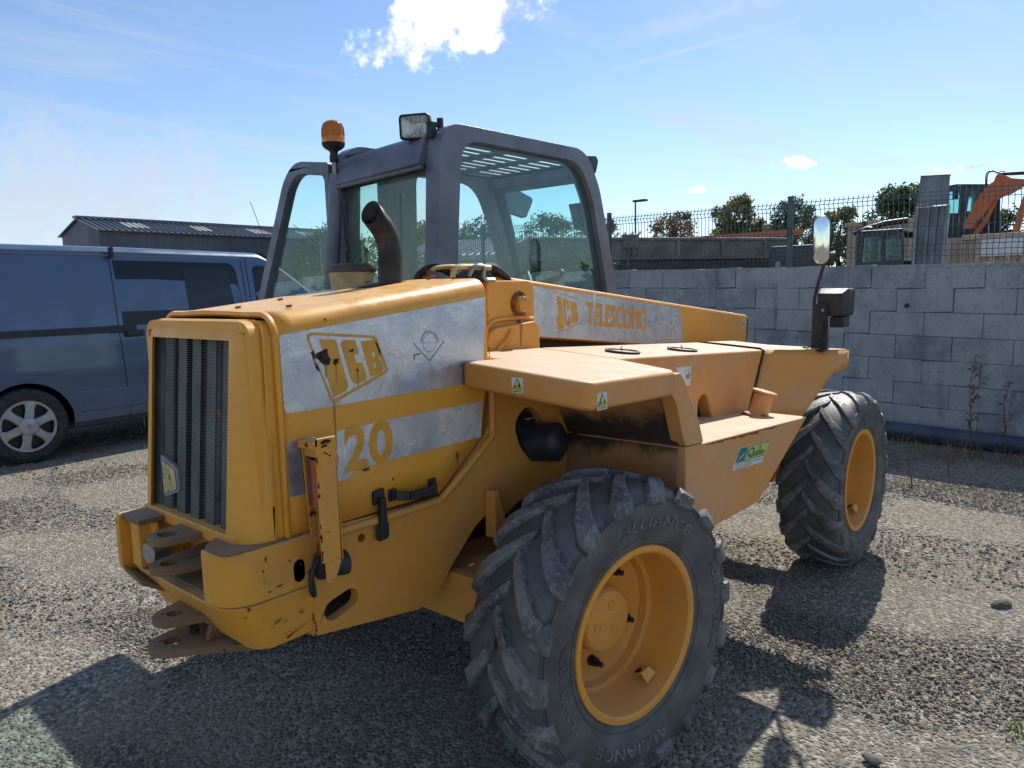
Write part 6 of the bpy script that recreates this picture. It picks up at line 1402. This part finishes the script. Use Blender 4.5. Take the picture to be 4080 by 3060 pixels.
mb = MB(); mb.prism(rounded([(-.05, 2.36), (-.45, 2.30), (-.50, 1.8), (-.1, 1.7)], .08, 4), 'x', -.75, -.2); mb.build('bucket', 'orange', exc, bevel=.02)
for s_ in (.0, 1.2):
    mb = MB(); mb.prism(rounded([(2.2, .05), (-.3, .05), (-.3, .85), (2.2, .85)], .38, 6), 'x', -.2+s_, .25+s_); mb.build('track', 'rubber_black', exc)

# cream rusty skips
def skip(name, label, loc, L, H, rz, z0=0.0):
    t = thing(name, label, 'skip', loc, 'rusty steel skips'); t.rotation_euler = (0, 0, rz)
    mb = MB(); mb.box(0, .06, 0, L, z0, H); mb.box(1.9, 1.96, 0, L, z0, H); mb.box(.0605, 1.8995, 0, .06, z0, H); mb.box(.0605, 1.8995, L-.06, L, z0, H); mb.build('shell', 'cream_rusty', t)
    for k in range(int(L/.22)):
        mb = MB(); y = .08+.22*k; mb.box(-.06, -.001, y, y+.08, z0+.05, H-.06); mb.build('rib', 'cream_rusty', t, bevel=.01)
    mb = MB(); mb.box(-.08, .07, -.03, L+.03, H-.055, H+.03); mb.build('top_rail', 'cream_rusty', t, bevel=.01)
    return t
sk1 = skip('rusty_skip', 'cream rusty ribbed skip in front of the orange excavator', (12.6, -1.6, 0), 2.22, 2.36, R(-4))
mb = MB(); mb.prism([(1.62, 2.02), (1.02, 2.02), (1.02, 2.30), (1.62, 2.30)], 'x', -.075, -.068); mb.build('sign_board', 'white_print', sk1)
for v_ in sk1.children[-1].data.vertices: v_.co.y -= .35
skip('rusty_skip', 'taller brown rusty skip between the small excavator and the trough', (14.5, 1.15, 0), 1.6, 2.85, R(-4))

# lamp post far off
lpst = thing('street_lamp', 'thin street lamp post standing far behind the fence', 'lamp post', (45, 26.4, 0))
mb = MB(); mb.tube([(0, 0, 0), (0, 0, 7.85)], [.09, .06], 8); mb.build('pole', 'machine_dark', lpst, smooth=60)
mb = MB(); mb.box(-.2, .2, -.95, .15, 7.8, 7.95); mb.build('lamp_head', 'machine_dark', lpst, bevel=.04)

# ---- trees
def tree(label, x, y, h, w, mat, seed, n_=1500, leaf=.16, trunk=True, base=.25, group='trees beyond the fence', name='tree'):
    n = int(n_*4); w *= 1.22; leaf *= .72; rr = np.random.default_rng(seed); t = thing(name, label, 'tree' if name == 'tree' else 'bush', (x, y, 0), group)
    R_ = random.Random(seed)
    if trunk:
        mb = MB(); mb.tube(spline([(0, 0, 0), (.05*w, .02, h*.3), (-.03*w, .04*w, h*.6), (.02, 0, h*.85)], 4), [.09*h**.5*(1-.8*i/12) for i in range(13)], 7)
        for k in range(9):
            a = R_.random()*6.28; z = h*R_.uniform(.25, .7); L = w*R_.uniform(.3, .48)
            mb.tube(spline([(0, 0, z), (math.cos(a)*L*.5, math.sin(a)*L*.5, z+L*.45), (math.cos(a)*L, math.sin(a)*L, z+L*.8)], 3), [.035*h**.5*(1-.8*i/6) for i in range(7)], 5)
        mb.build('trunk', 'bark', t, smooth=60)
    nc = 110; cz = base*h+(1-base)*h*rr.random(nc)**.9; ang = rr.random(nc)*6.28
    shape = np.sqrt(np.clip(1-((cz-(base*h+.42*(1-base)*h))/(.62*(1-base)*h))**2, .02, 1))
    rad = w*.5*shape*rr.random(nc)**.5
    cen = np.stack([np.cos(ang)*rad, np.sin(ang)*rad, cz], -1); cs = w*(.07+.08*rr.random(nc))
    idx = rr.integers(0, nc, n); d_ = rr.normal(0, 1, (n, 3)); d_ /= np.linalg.norm(d_, axis=1)[:, None]
    P = cen[idx]+d_*(cs[idx]*(.35+.75*rr.random(n)))[:, None]; P[:, 2] = np.maximum(P[:, 2], .1)
    u_ = rr.normal(0, 1, (n, 3)); u_ /= np.linalg.norm(u_, axis=1)[:, None]; v2 = np.cross(u_, rr.normal(0, 1, (n, 3))); v2 /= np.linalg.norm(v2, axis=1)[:, None]
    s_ = (leaf*(.45+.8*rr.random(n)))[:, None]
    V = np.stack([P-u_*s_, P-v2*s_*.45, P+u_*s_, P+v2*s_*.45], 1).reshape(-1, 3)
    me = bpy.data.meshes.new('crown'); me.from_pydata(V.tolist(), [], [(4*i, 4*i+1, 4*i+2, 4*i+3) for i in range(n)]); me.materials.append(MAT[mat])
    at_ = me.attributes.new('tone', 'FLOAT', 'POINT'); at_.data.foreach_set('value', np.repeat(np.clip(rr.random(nc)[idx]*.6+rr.random(n)*.4, 0, 1), 4))
    o = bpy.data.objects.new('crown', me); COL.objects.link(o); o.parent = t
    return t
tree('reddish-brown thin tree nearest the street lamp, beyond the fence', 40, 20.4, 6.1, 2.9, 'leaf_rust', 1, 1500, .15)
tree('largest bronze-green tree beyond the fence, second from the lamp', 40, 16.6, 6.7, 3.0, 'leaf_olive', 2, 2600, .17)
tree('low bronze shrubby tree between the two bronze-green trees and the post', 41, 14.9, 5.1, 2.2, 'leaf_olive', 12, 900, .15)
tree('grey-green feathery tree behind the fence post', 40, 13.1, 6.25, 2.7, 'leaf_grey', 3, 2300, .14)
tree('yellow-green tree behind the oval mirror', 40, 10.6, 5.55, 2.2, 'leaf_olive', 4, 1700, .16)
tree('small green tree between the mirror and the tall trough', 42, 9.3, 4.9, 2.0, 'leaf_green', 5, 900, .15)
tree('dark green tree directly left of the tall trough', 38, 7.2, 6.0, 2.9, 'leaf_green', 6, 2600, .17)
tree('dark green tree under the raised excavator arm', 40, 3.35, 4.9, 2.0, 'leaf_green', 7, 1500, .15)
tree('pale green tree at the right edge behind the excavator arm', 44, 1.6, 4.4, 3.4, 'leaf_olive', 8, 1000, .16)
for k, (x, y, h, w, m_, lb) in enumerate(((27.0, 38.0, 5.7, 4.5, 'leaf_green', 'rounded green hedge tree seen through the open door pane'), (30.0, 35.5, 6.0, 4.2, 'leaf_green', 'dark green tree seen through the rear cab window, left part'),
        (33.5, 36.5, 6.2, 4.4, 'leaf_grey', 'grey-green tree seen behind the exhaust stack'), (36.5, 33.5, 6.7, 4.2, 'leaf_green', 'green tree over the pale roof in the rear cab window'),
        (37.5, 28.5, 6.4, 3.6, 'leaf_green', 'green tree over the pale roof beside the left fence post'), (39.0, 25.6, 6.0, 3.2, 'leaf_rust', 'brownish tree over the pale roof in the side cab window'))):
    tree(lb, x, y, h, w, m_, 30+k, 1500, .20, True, .15, 'trees seen through the cab')
for k, (x, y, h, w, lb) in enumerate(((9.2, 9.6, 2.5, 1.2, 'leafy bush behind the fence seen through the rear cab window'), (9.4, 5.6, 2.32, .9, 'leafy bush behind the fence at the right part of the side cab window'), (11.5, 7.6, 2.55, .9, 'leafy bush in front of the trailer seen through the side cab window'))):
    tree(lb, x, y, h, w, 'leaf_green', 50+k, 1300, .045, False, .45, 'bushes behind the fence', 'bush')
# far belt of trees closing the view
vs = []; fs = []; tone = []
for k in range(5200):
    a = R(-35)+R(160)*random.random(); r_ = random.uniform(95, 125); x, y = r_*math.cos(a), r_*math.sin(a); z = random.uniform(0, 1)**1.3*(3.6+1.2*math.sin(a*17)+.8*math.sin(a*41))
    q = len(vs); s_ = random.uniform(.3, .8); u = Vector((random.gauss(0, 1), random.gauss(0, 1), random.gauss(0, 1))).normalized(); w_ = u.orthogonal().normalized(); p = Vector((x, y, z))
    vs += [p-u*s_, p-w_*s_*.6, p+u*s_, p+w_*s_*.6]; fs.append((q, q+1, q+2, q+3)); tone += [random.random()]*4
me = bpy.data.meshes.new('far_trees'); me.from_pydata(vs, [], fs); me.materials.append(MAT['leaf_green']); at_ = me.attributes.new('tone', 'FLOAT', 'POINT'); at_.data.foreach_set('value', tone)
o = bpy.data.objects.new('far_trees', me); COL.objects.link(o); tag(o, 'distant low belt of trees on the horizon', 'trees', kind='stuff')
